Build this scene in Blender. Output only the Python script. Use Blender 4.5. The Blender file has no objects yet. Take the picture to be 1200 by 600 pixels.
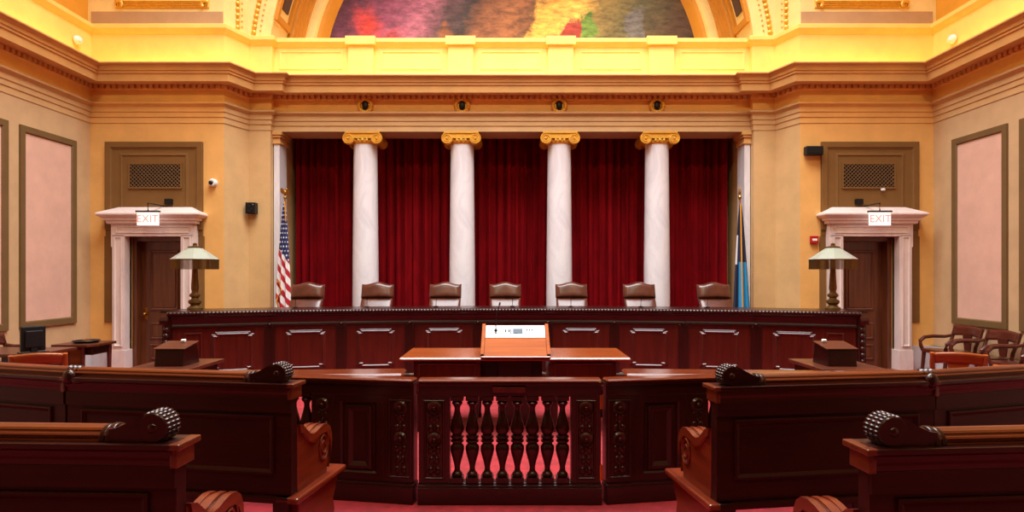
import bpy, bmesh, math, random
from mathutils import Vector, Matrix
random.seed(7)
S = bpy.context.scene
COL = S.collection
PI = math.pi
R = math.radians

# ---------------------------------------------------------------- camera, light, exposure
def srgb(r, g, b, k=1.0):
    def f(c):
        c = c / 255.0
        return (c / 12.92 if c <= 0.04045 else ((c + 0.055) / 1.055) ** 2.4) * k
    return (f(r), f(g), f(b), 1.0)

F = 720.0                                   # focal length in pixels of the 1200 px frame
EYE = 1.6
cam_d = bpy.data.cameras.new('camera')
cam_d.sensor_width = 36.0
cam_d.lens = F / 1200 * 36
cam_d.shift_y = 20 / 1200
cam_d.clip_start = 0.05
cam = bpy.data.objects.new('camera', cam_d)
COL.objects.link(cam)
cam.location = (0, 0, EYE)
cam.rotation_euler = (PI / 2, 0, 0)
S.camera = cam

S.view_settings.view_transform = 'Standard'
S.view_settings.look = 'None'
S.view_settings.gamma = 1
S.view_settings.use_curve_mapping = False
S.view_settings.exposure = -0.1

w = bpy.data.worlds.new('world')
S.world = w
w.use_nodes = True
w.node_tree.nodes['Background'].inputs[0].default_value = (0.6, 0.7, 0.9, 1)
w.node_tree.nodes['Background'].inputs[1].default_value = 0.3

def area(name, loc, rot, sx, sy, power, col, spread=180):
    d = bpy.data.lights.new(name, 'AREA')
    d.shape = 'RECTANGLE'
    d.size, d.size_y = sx, sy
    d.energy = power
    d.color = col
    d.spread = R(spread)
    o = bpy.data.objects.new(name, d)
    COL.objects.link(o)
    o.location = loc
    o.rotation_euler = rot
    return o

SKY_POWER = 1480
COVE = 1.9                                  # watts per metre of cove lighting
COVE_COL = (1.0, 0.62, 0.13)
area('skylight_daylight', (0, 6.5, 10.15), (0, 0, 0), 9.0, 5.6, SKY_POWER, (0.97, 0.98, 1.0), 118)

for x_ in (-2.6, 2.6):                      # unseen warm fill lamps, added to brighten cornice and frieze
    area('warm_fill_light', (x_, -1.6, 9.9), (R(52), 0, 0), .5, .5, 220, (1.0, .84, .56))

# ---------------------------------------------------------------- helpers
class MB:
    """collects shapes and links them as ONE mesh object"""
    def __init__(s):
        s.v = []; s.f = []
    def add(s, vs, fs):
        n = len(s.v)
        s.v += [tuple(p) for p in vs]
        s.f += [tuple(i + n for i in f) for f in fs]
        return s
    def box(s, x0, x1, y0, y1, z0, z1):
        vs = [(x, y, z) for z in (z0, z1) for y in (y0, y1) for x in (x0, x1)]
        return s.add(vs, [(0, 2, 3, 1), (4, 5, 7, 6), (0, 1, 5, 4), (2, 6, 7, 3), (0, 4, 6, 2), (1, 3, 7, 5)])
    def prism(s, poly, a, b, ax='z'):
        """poly: 2D outline; extruded from a to b along ax (z: poly=(x,y); y: poly=(x,z); x: poly=(y,z))"""
        def m(p, t):
            return (p[0], p[1], t) if ax == 'z' else (p[0], t, p[1]) if ax == 'y' else (t, p[0], p[1])
        n = len(poly)
        vs = [m(p, a) for p in poly] + [m(p, b) for p in poly]
        fs = [tuple(range(n)), tuple(range(2 * n - 1, n - 1, -1))]
        fs += [(i, i + n, (i + 1) % n + n, (i + 1) % n) for i in range(n)]
        return s.add(vs, fs)
    def lathe(s, prof, c=(0, 0, 0), n=20, ax='z', a0=0, a1=2 * PI, sx=1.0, sy=1.0, cap=True):
        """prof: (radius, height) pairs turned about an axis through c"""
        full = abs(a1 - a0 - 2 * PI) < 1e-6
        k = n if full else n + 1
        vs = []
        for (r, h) in prof:
            for i in range(k):
                t = a0 + (a1 - a0) * i / n
                x, y = r * math.cos(t) * sx, r * math.sin(t) * sy
                p = (x, y, h) if ax == 'z' else (x, h, y) if ax == 'y' else (h, x, y)
                vs.append((p[0] + c[0], p[1] + c[1], p[2] + c[2]))
        fs = []
        for j in range(len(prof) - 1):
            for i in range(n):
                a = j * k + i; b = j * k + (i + 1) % k
                fs.append((a, b, b + k, a + k))
        if full and cap:
            if prof[0][0] > 1e-6: fs.append(tuple(range(k)))
            if prof[-1][0] > 1e-6: fs.append(tuple(range((len(prof) - 1) * k, len(prof) * k)))
        return s.add(vs, fs)
    def ball(s, c, rx, ry=None, rz=None, n=10, m=6):
        ry = rx if ry is None else ry; rz = rx if rz is None else rz
        prof = [(math.sin(PI * i / m), -math.cos(PI * i / m)) for i in range(m + 1)]
        vs = []; fs = []
        for (r, h) in prof:
            for i in range(n):
                t = 2 * PI * i / n
                vs.append((c[0] + r * math.cos(t) * rx, c[1] + r * math.sin(t) * ry, c[2] + h * rz))
        for j in range(m):
            for i in range(n):
                a = j * n + i; b = j * n + (i + 1) % n
                fs.append((a, b, b + n, a + n))
        return s.add(vs, fs)
    def tube(s, pts, r, n=8):
        pts = [Vector(p) for p in pts]
        rs = r if isinstance(r, (list, tuple)) else [r] * len(pts)
        vs = []
        up = Vector((0.123, 0.321, 0.94)).normalized()
        for i, p in enumerate(pts):
            d = (pts[min(i + 1, len(pts) - 1)] - pts[max(i - 1, 0)])
            d = d.normalized() if d.length > 1e-9 else Vector((0, 0, 1))
            a = d.cross(up)
            if a.length < 0.1: a = d.cross(Vector((1, 0, 0)))
            a.normalize(); b = d.cross(a)
            up = -b if False else up
            for k in range(n):
                t = 2 * PI * k / n
                vs.append(p + a * (rs[i] * math.cos(t)) + b * (rs[i] * math.sin(t)))
        fs = []
        for i in range(len(pts) - 1):
            for k in range(n):
                q = i * n + k; q2 = i * n + (k + 1) % n
                fs.append((q, q2, q2 + n, q + n))
        fs.append(tuple(range(n))); fs.append(tuple(range((len(pts) - 1) * n, len(pts) * n)))
        return s.add(vs, fs)
    def sweep(s, path, prof, closed=False):
        """prof (p, z) closed outline carried along the plan path; p is measured to the right of travel; mitred"""
        n = len(path); m = len(prof)
        vs = []
        for i in range(n):
            def nrm(a, b):
                d = Vector((b[0] - a[0], b[1] - a[1])).normalized()
                return Vector((d.y, -d.x))
            if closed:
                n1 = nrm(path[i - 1], path[i]); n2 = nrm(path[i], path[(i + 1) % n])
            else:
                n1 = nrm(path[max(i - 1, 0)], path[max(i - 1, 0) + 1])
                n2 = nrm(path[min(i, n - 2)], path[min(i, n - 2) + 1])
            q = (n1 + n2) / (1 + n1.dot(n2))
            for (p, z) in prof:
                vs.append((path[i][0] + q.x * p, path[i][1] + q.y * p, z))
        fs = []
        for i in range(n if closed else n - 1):
            for k in range(m):
                a = i * m + k; b = i * m + (k + 1) % m; e = (i + 1) % n
                fs.append((a, b, e * m + (k + 1) % m, e * m + k))
        if not closed:
            fs.append(tuple(range(m))); fs.append(tuple(range((n - 1) * m, n * m)))
        return s.add(vs, fs)
    def frame(s, poly, prof, mp):
        """closed moulding: poly (u, v) counter-clockwise, prof (inset, depth) outline, mp(u, v, d) -> point"""
        n = len(poly); m = len(prof); vs = []
        for i in range(n):
            a, b, c = poly[i - 1], poly[i], poly[(i + 1) % n]
            d1 = Vector((b[0] - a[0], b[1] - a[1])).normalized(); d2 = Vector((c[0] - b[0], c[1] - b[1])).normalized()
            n1 = Vector((-d1.y, d1.x)); n2 = Vector((-d2.y, d2.x))
            q = (n1 + n2) / (1 + n1.dot(n2))
            for (o, d) in prof:
                vs.append(mp(b[0] + q.x * o, b[1] + q.y * o, d))
        fs = []
        for i in range(n):
            e = (i + 1) % n
            for k in range(m):
                fs.append((i * m + k, i * m + (k + 1) % m, e * m + (k + 1) % m, e * m + k))
        return s.add(vs, fs)
    def grid(s, fn, nu, nv, closed_u=False):
        vs = [fn(i / nu, j / nv) for j in range(nv + 1) for i in range(nu + 1)]
        fs = [(j * (nu + 1) + i, j * (nu + 1) + i + 1, (j + 1) * (nu + 1) + i + 1, (j + 1) * (nu + 1) + i)
              for j in range(nv) for i in range(nu)]
        return s.add(vs, fs)
    def build(s, name, mat, parent=None, smooth=False, bevel=0, sx=1, solid=0, seg=2):
        me = bpy.data.meshes.new(name)
        vs = [(p[0] * sx, p[1], p[2]) for p in s.v] if sx != 1 else s.v
        me.from_pydata(vs, [], s.f)
        bm = bmesh.new(); bm.from_mesh(me)
        bmesh.ops.recalc_face_normals(bm, faces=bm.faces)
        bm.to_mesh(me); bm.free()
        o = bpy.data.objects.new(name, me)
        COL.objects.link(o)
        me.materials.append(mat)
        if smooth:
            me.polygons.foreach_set('use_smooth', [True] * len(me.polygons))
            me.set_sharp_from_angle(angle=R(40 if smooth is True else smooth))
        if solid:
            md = o.modifiers.new('solid', 'SOLIDIFY'); md.thickness = solid; md.offset = 0
        if bevel:
            md = o.modifiers.new('bevel', 'BEVEL'); md.width = bevel; md.segments = seg
            md.limit_method = 'ANGLE'; md.angle_limit = R(35)
        if parent is not None: o.parent = parent
        return o

def tag(o, label, cat, group=None):
    o['label'] = label; o['category'] = cat
    if group: o['group'] = group
    return o
def thing(name, label, cat, loc=(0, 0, 0), rz=0, group=None):
    o = bpy.data.objects.new(name, None)
    COL.objects.link(o)
    o.empty_display_size = 0.1
    o.location = loc; o.rotation_euler = (0, 0, rz)
    return tag(o, label, cat, group)
def struct(o):
    o['kind'] = 'structure'; return o
def dup(root, loc, rz=0, label=None, group=None):
    r = root.copy(); COL.objects.link(r)
    r.location = loc; r.rotation_euler = (0, 0, rz)
    if label: r['label'] = label
    if group: r['group'] = group
    for ch in list(root.children):
        c = ch.copy(); COL.objects.link(c); c.parent = r
        for g in list(ch.children):
            d = g.copy(); COL.objects.link(d); d.parent = c
    return r
def px(x, Y): return (x - 600) * Y / F
def pz(y, Y): return EYE - (y - 320) * Y / F
def letters(name, body, size, mat, parent, loc, rot, depth=0.002):
    cu = bpy.data.curves.new(name, 'FONT'); cu.body = body; cu.size = size
    cu.align_x = 'CENTER'; cu.align_y = 'CENTER'; cu.extrude = depth
    t = bpy.data.objects.new(name + '_tmp', cu); COL.objects.link(t)
    bpy.context.view_layer.update()
    dg = bpy.context.evaluated_depsgraph_get()
    me = bpy.data.meshes.new_from_object(t.evaluated_get(dg))
    bpy.data.objects.remove(t)
    o = bpy.data.objects.new(name, me); COL.objects.link(o)
    me.materials.clear(); me.materials.append(mat)
    o.parent = parent; o.location = loc; o.rotation_euler = rot
    return o

# ---------------------------------------------------------------- materials
def new_mat(name):
    m = bpy.data.materials.new(name); m.use_nodes = True
    nt = m.node_tree
    return m, nt, nt.nodes['Principled BSDF']
def noise_col(nt, c1, c2, scale, coord='Object', detail=4, rough=0.6, lo=0.35, hi=0.65):
    tc = nt.nodes.new('ShaderNodeTexCoord'); mp = nt.nodes.new('ShaderNodeMapping')
    mp.inputs['Scale'].default_value = scale
    nz = nt.nodes.new('ShaderNodeTexNoise'); nz.inputs['Scale'].default_value = 1
    nz.inputs['Detail'].default_value = detail; nz.inputs['Roughness'].default_value = rough
    rp = nt.nodes.new('ShaderNodeValToRGB')
    rp.color_ramp.elements[0].position = lo; rp.color_ramp.elements[0].color = c1
    rp.color_ramp.elements[1].position = hi; rp.color_ramp.elements[1].color = c2
    nt.links.new(tc.outputs[coord], mp.inputs[0]); nt.links.new(mp.outputs[0], nz.inputs['Vector'])
    nt.links.new(nz.outputs['Fac'], rp.inputs[0])
    return rp, nz
def paint(name, c, rough=0.55, var=0.06, scale=3, spec=0.3):
    m, nt, b = new_mat(name)
    c1 = tuple(x * (1 - var) for x in c[:3]) + (1,); c2 = tuple(min(1, x * (1 + var)) for x in c[:3]) + (1,)
    rp, nz = noise_col(nt, c1, c2, (scale,) * 3)
    nt.links.new(rp.outputs[0], b.inputs['Base Color'])
    b.inputs['Roughness'].default_value = rough
    b.inputs['Specular IOR Level'].default_value = spec
    return m
def wood(name, c1, c2, rough=0.28, grain='x', coat=0.25, spec=0.5):
    m, nt, b = new_mat(name)
    sc = {'x': (1.5, 22, 22), 'y': (22, 1.5, 22), 'z': (22, 22, 1.5)}[grain]
    rp, nz = noise_col(nt, c1, c2, sc, detail=6, rough=0.65, lo=0.3, hi=0.72)
    nt.links.new(rp.outputs[0], b.inputs['Base Color'])
    b.inputs['Roughness'].default_value = rough
    b.inputs['Specular IOR Level'].default_value = spec
    b.inputs['Coat Weight'].default_value = coat
    b.inputs['Coat Roughness'].default_value = 0.18
    return m
def metal(name, c, rough=0.35, met=1.0):
    m, nt, b = new_mat(name)
    rp, nz = noise_col(nt, tuple(x * 0.8 for x in c[:3]) + (1,), c, (25,) * 3)
    nt.links.new(rp.outputs[0], b.inputs['Base Color'])
    b.inputs['Metallic'].default_value = met; b.inputs['Roughness'].default_value = rough
    return m
def glow(name, c, strength):
    m, nt, b = new_mat(name)
    b.inputs['Base Color'].default_value = c
    b.inputs['Emission Color'].default_value = c; b.inputs['Emission Strength'].default_value = strength
    return m

M = {}
M['wall'] = paint('beige_wall_paint', srgb(198, 164, 122))
M['ochre'] = paint('warm_lit_wall_paint', srgb(228, 174, 100))  # wall paint again, with the door bays' warm light put into its colour
M['pier'] = paint('stone_beige_paint', srgb(206, 168, 116))
M['entab'] = paint('tan_cornice_paint', srgb(212, 162, 98), 0.5)
M['frieze'] = paint('ochre_frieze_paint', srgb(240, 188, 104), 0.5)
M['attic'] = paint('cream_attic_paint', srgb(248, 212, 116))
M['upper'] = paint('pale_yellow_paint', srgb(244, 214, 140))
M['niche'] = paint('orange_ochre_paint', srgb(224, 158, 52))
M['mauve'] = paint('mauve_band_paint', srgb(190, 150, 110))
M['brown'] = paint('brown_panel_paint', srgb(122, 86, 44), 0.5)
M['brownframe'] = paint('olive_brown_paint', srgb(112, 86, 52), 0.5)
M['pink'] = paint('pink_panel_fabric', srgb(218, 174, 152), 0.8)
M['ceil'] = paint('ceiling_cream_paint', srgb(238, 214, 160))
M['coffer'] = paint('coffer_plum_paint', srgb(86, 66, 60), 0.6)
M['archgold'] = paint('arch_orange_paint', srgb(206, 140, 50), 0.5)
M['gold'] = metal('gilded_plaster', srgb(240, 180, 66), 0.36, 0.3)
M['brass'] = metal('brass', srgb(190, 140, 60), 0.3)
M['bronze'] = metal('lamp_bronze', srgb(120, 88, 44), 0.45, 0.7)
M['black'] = paint('black_plastic', srgb(18, 18, 20), 0.4)
M['grille'] = paint('dark_grille_metal', srgb(120, 90, 56), 0.5)
M['dark'] = paint('dark_void', srgb(16, 12, 10), 0.8)
M['white'] = paint('white_plastic', srgb(236, 234, 230), 0.4)
M['red'] = paint('red_plastic', srgb(170, 24, 22), 0.4)
M['mah'] = wood('mahogany_dark', srgb(30, 5, 3), srgb(50, 10, 5), coat=0.1, spec=0.45)
M['pewback'] = wood('pew_back_wood', srgb(32, 5, 3), srgb(52, 10, 5), 0.42, coat=0.0, spec=0.28)
M['mahz'] = wood('mahogany_dark_upright', srgb(30, 5, 3), srgb(50, 10, 5), grain='z', coat=0.1, spec=0.45)
M['mahr'] = wood('mahogany_red_panel', srgb(56, 11, 5), srgb(88, 22, 10), 0.28, 'z', coat=.3)
M['crest'] = wood('pew_crest_wood', srgb(72, 25, 8), srgb(114, 48, 16), 0.3)
M['pewend'] = wood('pew_end_wood', srgb(84, 26, 10), srgb(122, 46, 18), 0.3, 'y')
M['table'] = wood('table_top_wood', srgb(118, 50, 18), srgb(164, 82, 32), 0.24)
M['tabled'] = wood('side_table_wood', srgb(64, 26, 12), srgb(96, 44, 22), 0.35)
M['railtop'] = wood('rail_top_wood', srgb(84, 34, 14), srgb(124, 58, 26), 0.2, coat=.4)
M['lectern'] = wood('lectern_orange_wood', srgb(132, 62, 20), srgb(160, 84, 34), 0.6, coat=0.0, spec=.12)
M['chairw'] = wood('chair_orange_wood', srgb(122, 54, 18), srgb(160, 80, 30), 0.3)
M['chaird'] = wood('chair_brown_wood', srgb(58, 20, 12), srgb(92, 36, 20), 0.28)
M['door'] = wood('door_brown_wood', srgb(76, 38, 20), srgb(116, 62, 34), 0.35, 'z')

def marble(name, c1, c2, rough=0.18):
    m, nt, b = new_mat(name)
    rp, nz = noise_col(nt, c2, c1, (3, 3, 1.2), detail=8, rough=0.7, lo=0.3, hi=0.55)
    nz.inputs['Distortion'].default_value = 1.2
    nt.links.new(rp.outputs[0], b.inputs['Base Color'])
    b.inputs['Roughness'].default_value = rough
    return m
M['marble'] = marble('white_column_marble', srgb(226, 222, 224), srgb(206, 202, 208))
M['marbled'] = marble('pinkish_door_marble', srgb(232, 214, 206), srgb(214, 196, 192), 0.3)
M['marbleb'] = marble('grey_base_marble', srgb(196, 190, 192), srgb(172, 166, 170), 0.25)

def carpet():
    m, nt, b = new_mat('red_carpet')
    rp, nz = noise_col(nt, srgb(128, 4, 16), srgb(160, 18, 32), (9, 9, 9), detail=3, lo=0.4, hi=0.62)
    nt.links.new(rp.outputs[0], b.inputs['Base Color'])
    b.inputs['Roughness'].default_value = 0.9
    b.inputs['Sheen Weight'].default_value = 0.8
    b.inputs['Sheen Roughness'].default_value = 0.4
    b.inputs['Sheen Tint'].default_value = (1, 0.34, 0.38, 1)
    tc = nt.nodes.new('ShaderNodeTexCoord'); n2 = nt.nodes.new('ShaderNodeTexNoise'); n2.inputs['Scale'].default_value = 300
    bp = nt.nodes.new('ShaderNodeBump'); bp.inputs['Strength'].default_value = 0.3
    nt.links.new(tc.outputs['Object'], n2.inputs['Vector']); nt.links.new(n2.outputs['Fac'], bp.inputs['Height'])
    nt.links.new(bp.outputs[0], b.inputs['Normal'])
    return m
M['carpet'] = carpet()
def velvet():
    m, nt, b = new_mat('red_velvet')
    rp, nz = noise_col(nt, srgb(104, 2, 9), srgb(130, 5, 15), (6, 6, 1.5))
    nt.links.new(rp.outputs[0], b.inputs['Base Color'])
    b.inputs['Roughness'].default_value = 0.85
    b.inputs['Specular IOR Level'].default_value = 0.1
    b.inputs['Sheen Weight'].default_value = 0.15
    b.inputs['Sheen Tint'].default_value = srgb(200, 20, 40)
    return m
M['velvet'] = velvet()
def leather():
    m, nt, b = new_mat('brown_leather')
    rp, nz = noise_col(nt, srgb(72, 34, 22), srgb(92, 46, 30), (8,) * 3)
    nt.links.new(rp.outputs[0], b.inputs['Base Color'])
    b.inputs['Roughness'].default_value = 0.3
    b.inputs['Coat Weight'].default_value = 0.3; b.inputs['Coat Roughness'].default_value = 0.28
    b.inputs['Specular IOR Level'].default_value = 0.35
    return m
M['leather'] = leather()
def shade_glass():
    m, nt, b = new_mat('milk_glass_shade')
    b.inputs['Base Color'].default_value = srgb(152, 157, 142)
    b.inputs['Roughness'].default_value = 0.3
    b.inputs['Subsurface Weight'].default_value = 0.2
    return m
M['shade'] = shade_glass()
M['exit'] = glow('exit_sign_face', (1.0, 0.86, 0.82, 1), 0.95)
M['exitred'] = glow('exit_letter_red', (1.0, 0.30, 0.24, 1), 0.7)
M['paper'] = paint('white_card', srgb(232, 234, 236), 0.5, 0.01)
M['ink'] = paint('grey_blue_print', srgb(64, 80, 92), 0.5)
M['inkd'] = paint('dark_grey_print', srgb(24, 28, 34), 0.5)

# ---------------------------------------------------------------- the room
CEIL = 10.2
struct(MB().box(-7.1, 7.1, -4.2, 12.0, -0.1, 0).build('floor', M['carpet']))
struct(MB().box(-7.1, -6.86, -4.2, 10.0, 0, 5.5).build('wall_left', M['wall']))
struct(MB().box(6.86, 7.1, -4.2, 10.0, 0, 5.5).build('wall_right', M['wall']))
struct(MB().box(-7.1, -6.90, -4.2, 10.3, 5.5, CEIL).build('wall_left_upper', M['niche']))
struct(MB().box(6.90, 7.1, -4.2, 10.3, 5.5, CEIL).build('wall_right_upper', M['niche']))
struct(MB().box(-6.86, 6.86, -4.2, -4.0, 0, CEIL).build('wall_back', M['mah']))
c = MB()
SKX, SKY0, SKY1 = 4.7, 3.5, 9.5
c.box(-7.1, -SKX, -4.2, 12, CEIL, CEIL + .2).box(SKX, 7.1, -4.2, 12, CEIL, CEIL + .2)
c.box(-SKX, SKX, -4.2, SKY0, CEIL, CEIL + .2).box(-SKX, SKX, SKY1, 12, CEIL, CEIL + .2)
struct(c.build('ceiling', M['ceil']))

# front wall: door bays, splayed piers, recess
DX0, DX1, DH = 5.32, 6.22, 2.19             # door opening |x| range and height
for sg, side in ((-1, 'left'), (1, 'right')):
    b = MB()
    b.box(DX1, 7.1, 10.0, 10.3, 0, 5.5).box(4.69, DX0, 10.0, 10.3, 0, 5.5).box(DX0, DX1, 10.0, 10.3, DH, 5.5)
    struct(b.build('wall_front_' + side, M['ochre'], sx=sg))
    b = MB().box(4.69, 6.95, 10.0, 10.3, 5.5, CEIL)
    struct(b.build('wall_front_upper_' + side, M['upper'], sx=sg))
    b = MB().prism([(4.69, 10.0), (4.60, 10.25), (4.50, 10.5), (4.13, 10.5), (4.13, 11.9), (4.69, 11.9)], 0, 5.3)
    struct(b.build('wall_pier_' + side, M['pier'], sx=sg))
    b = MB().prism([(4.69, 10.0), (4.50, 10.5), (4.50, 10.75), (4.69, 10.75)], 5.3, CEIL)
    struct(b.build('wall_splay_upper_' + side, M['upper'], sx=sg))
struct(MB().box(-4.13, 4.13, 11.75, 11.95, 0, 5.0).build('wall_front', M['pier']))

# entablature: profile carried round the room
PATH = [(-6.86, -4.0), (-6.86, 10.0), (-4.69, 10.0), (-4.50, 10.5), (-4.13, 10.5), (-4.13, 10.61)]
PATH = PATH + [(-x, y) for (x, y) in reversed(PATH)]
archi = [(-.06, 4.04), (.01, 4.04), (.01, 4.128), (.025, 4.138), (.025, 4.208), (.04, 4.218), (.04, 4.30),
         (.055, 4.31), (.095, 4.335), (.095, 4.365), (.03, 4.385), (-.06, 4.385)]
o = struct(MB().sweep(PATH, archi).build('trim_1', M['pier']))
o.data.materials.append(M['ochre'])             # door bays take the wall colour with warm light mixed in
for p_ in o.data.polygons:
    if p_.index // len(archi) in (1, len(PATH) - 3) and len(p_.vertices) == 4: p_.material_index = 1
fr = [(-.06, 4.36), (.03, 4.36), (.03, 4.57), (.05, 4.585), (.05, 4.65), (-.06, 4.65)]
struct(MB().sweep(PATH, fr).build('trim_2', M['frieze']))
corn = [(-.06, 4.645), (.16, 4.645), (.20, 4.625), (.32, 4.625), (.33, 4.735), (.35, 4.745), (.35, 4.775), (.37, 4.785),
        (.375, 4.83), (.40, 4.855), (.43, 4.865), (.44, 4.875), (.44, 4.895), (.40, 4.90), (-.06, 4.90)]
struct(MB().sweep(PATH, corn).build('trim_3', M['entab']))
d = MB()                                      # dentil course
for (a, b2) in zip(PATH[:-1], PATH[1:]):
    v = Vector((b2[0] - a[0], b2[1] - a[1])); L = v.length; v.normalize(); nn = Vector((v.y, -v.x))
    k = int(L / 0.095)
    for i in range(k):
        t = (i + .5) * L / k
        ctr = Vector(a) + v * t
        if ctr.y < 5: continue
        q = [ctr + v * (-.028) + nn * .04, ctr + v * .028 + nn * .04, ctr + v * .028 + nn * .10, ctr + v * (-.028) + nn * .10]
        d.prism([(p.x, p.y) for p in q], 4.585, 4.645)
struct(d.build('trim_4', M['entab']))
# beam over the columns
struct(MB().box(-4.13, 4.13, 10.64, 11.15, 4.04, 5.0).build('trim_5', M['pier']))
# attic band above the cornice
att = [(-.1, 4.90), (.07, 4.90), (.07, 5.02), (.045, 5.035), (.045, 5.47), (.07, 5.49), (.10, 5.53), (.115, 5.55), (.115, 5.61),
       (.09, 5.625), (-.1, 5.625)]
struct(MB().sweep(PATH, att).build('trim_6', M['attic']))
COLX = [px(428.5, 10.85), px(541.7, 10.85), px(655.3, 10.85), px(769.7, 10.85)]
b = MB()
for x in COLX:
    b.box(x - .215, x + .215, 10.50, 10.66, 4.90, 5.50)
    b.box(x - .255, x + .255, 10.455, 10.7, 5.50, 5.64)
    b.box(x - .225, x + .225, 10.49, 10.66, 4.90, 5.04)
for x0, x1 in ((-4.0, COLX[0] - .33), (COLX[0] + .33, COLX[1] - .33), (COLX[1] + .33, COLX[2] - .33), (COLX[2] + .33, COLX[3] - .33), (COLX[3] + .33, 4.0)):
    b.frame([(x0, 5.10), (x1, 5.10), (x1, 5.42), (x0, 5.42)], [(0, 0), (0, .012), (.025, .012), (.035, 0)], lambda u, v, dd: (u, 10.566 - dd, v))
struct(b.build('trim_7', M['attic']))

# arch over the recess
AC = 5.2
def arch_ring(prof, n=64):                    # prof (radius, y)
    return MB().lathe(prof, (0, 0, AC), n, 'y', 0, PI)
b = MB()
N = 48
arc = [(4.15 * math.cos(PI * i / N), AC + 4.15 * math.sin(PI * i / N)) for i in range(N + 1)]
for (p, q) in zip(arc[:-1], arc[1:]):
    b.prism([p, q, (q[0], CEIL), (p[0], CEIL)], 10.5, 10.75, 'y')
b.box(4.15, 4.52, 10.5, 10.75, 5.2, CEIL).box(-4.52, -4.15, 10.5, 10.75, 5.2, CEIL)
struct(b.build('wall_arch', M['upper']))
struct(arch_ring([(4.15, 10.52), (4.15, 11.25), (4.40, 11.25), (4.40, 10.76), (4.16, 10.76)]).build('trim_8', M['upper'], smooth=True))
struct(arch_ring([(4.14, 11.18), (4.05, 11.20), (4.05, 11.26), (4.00, 11.26), (4.00, 11.30), (3.95, 11.30), (3.95, 11.34), (3.90, 11.34),
                  (3.90, 11.42), (4.3, 11.42), (4.3, 11.2)]).build('trim_9', M['archgold'], smooth=30))
struct(arch_ring([(3.91, 11.38), (3.86, 11.36), (3.74, 11.37), (3.72, 11.42), (3.72, 11.48), (4.0, 11.48)]).build('trim_10', M['upper'], smooth=30))
struct(arch_ring([(3.73, 11.44), (3.66, 11.46), (3.56, 11.62), (3.54, 11.72), (3.9, 11.72)]).build('trim_11', M['archgold'], smooth=30))
# coffers on the soffit
def soffit_pt(r):
    return lambda u, v, dd: ((r - dd) * math.cos(v), u, AC + (r - dd) * math.sin(v))
cf = MB(); cp = MB()
for i in range(9):
    a0 = R(10 + 18.0 * i); a1 = a0 + R(15.5)
    pr = [(0, -.02), (0, .05), (.02, .06), (.05, .05), (.055, -.02)]
    K = 6
    poly = [(10.56, a0)] + [(11.14, a0)] + [(11.14, a0 + (a1 - a0) * k / K) for k in range(1, K + 1)] + [(10.56, a1 - (a1 - a0) * k / K) for k in range(0, K)]
    # frame bars as boxes along the soffit
    m4 = soffit_pt(4.15)
    def bar(mb, u0, u1, v0, v1, d0, d1, n=4):
        for k in range(n):
            va = v0 + (v1 - v0) * k / n; vb = v0 + (v1 - v0) * (k + 1) / n
            vs = [m4(u, v, dd) for dd in (d0, d1) for v in (va, vb) for u in (u0, u1)]
            mb.add(vs, [(0, 2, 3, 1), (4, 5, 7, 6), (0, 1, 5, 4), (2, 6, 7, 3), (0, 4, 6, 2), (1, 3, 7, 5)])
    w1 = R(1.4)
    bar(cf, 10.54, 11.16, a0, a0 + w1, -.02, .06, 1); bar(cf, 10.54, 11.16, a1 - w1, a1, -.02, .06, 1)
    bar(cf, 10.54, 10.62, a0 + w1, a1 - w1, -.02, .06); bar(cf, 11.08, 11.16, a0 + w1, a1 - w1, -.02, .06)
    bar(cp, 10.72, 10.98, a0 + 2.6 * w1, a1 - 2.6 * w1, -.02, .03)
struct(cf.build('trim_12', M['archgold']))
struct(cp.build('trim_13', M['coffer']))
# gilded leaf strips on the archivolt and on the splays
b = MB()
for i in range(150):
    a = PI * (i + .5) / 150
    b.ball((4.44 * math.cos(a), 10.49, AC + 4.44 * math.sin(a)), .045, .025, .05, 6, 4)
for i in range(0, 151):
    a = PI * i / 150
    b.ball((4.33 * math.cos(a), 10.495, AC + 4.33 * math.sin(a)), .018, .015, .018, 5, 3)
for sg in (-1, 1):
    for i in range(44):
        z = 5.70 + i * .1
        b.ball((sg * 4.585, 10.26, z), .05, .04, .05, 6, 4)
        b.ball((sg * 4.555, 10.36, z + .05), .02, .02, .03, 5, 3)
struct(b.build('trim_14', M['gold'], smooth=60))
for sg, i in ((-1, 15), (1, 16)):
    struct(MB().box(4.70, 6.84, 9.985, 10.0, 5.64, 5.85).build('trim_%d' % i, M['mauve'], sx=sg))

# cove lighting along the top of the cornice
def cove(x0, y0, x1, y1, nx, ny, pw=1.0):
    L = math.hypot(x1 - x0, y1 - y0)
    o = area('cove_light', ((x0 + x1) / 2, (y0 + y1) / 2, 4.925), (0, 0, 0), L, .06, COVE * L * pw, COVE_COL)
    # aim: up and towards the wall (nx, ny points at the wall)
    dirv = Vector((nx * .75, ny * .75, 1)).normalized()
    xax = Vector((x1 - x0, y1 - y0, 0)).normalized()
    zax = -dirv
    yax = zax.cross(xax).normalized()
    o.matrix_world = Matrix((xax, yax, zax)).transposed().to_4x4()
    o.location = ((x0 + x1) / 2, (y0 + y1) / 2, 4.925)
cove(-6.6, 9.72, -4.5, 9.72, 0, 1); cove(6.6, 9.72, 4.5, 9.72, 0, 1)
cove(-6.58, -3.8, -6.58, 9.6, -1, 0, .8); cove(6.58, -3.8, 6.58, 9.6, 1, 0, .8)
cove(-3.9, 10.32, 3.9, 10.32, 0, 1, .85)
cove(-4.36, 9.9, -4.24, 10.2, -.95, .3); cove(4.36, 9.9, 4.24, 10.2, .95, .3)
area('mural_light', (0, 10.85, 5.25), (R(150), 0, 0), 6.6, .12, 55, (1.0, .80, .52))

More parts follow.
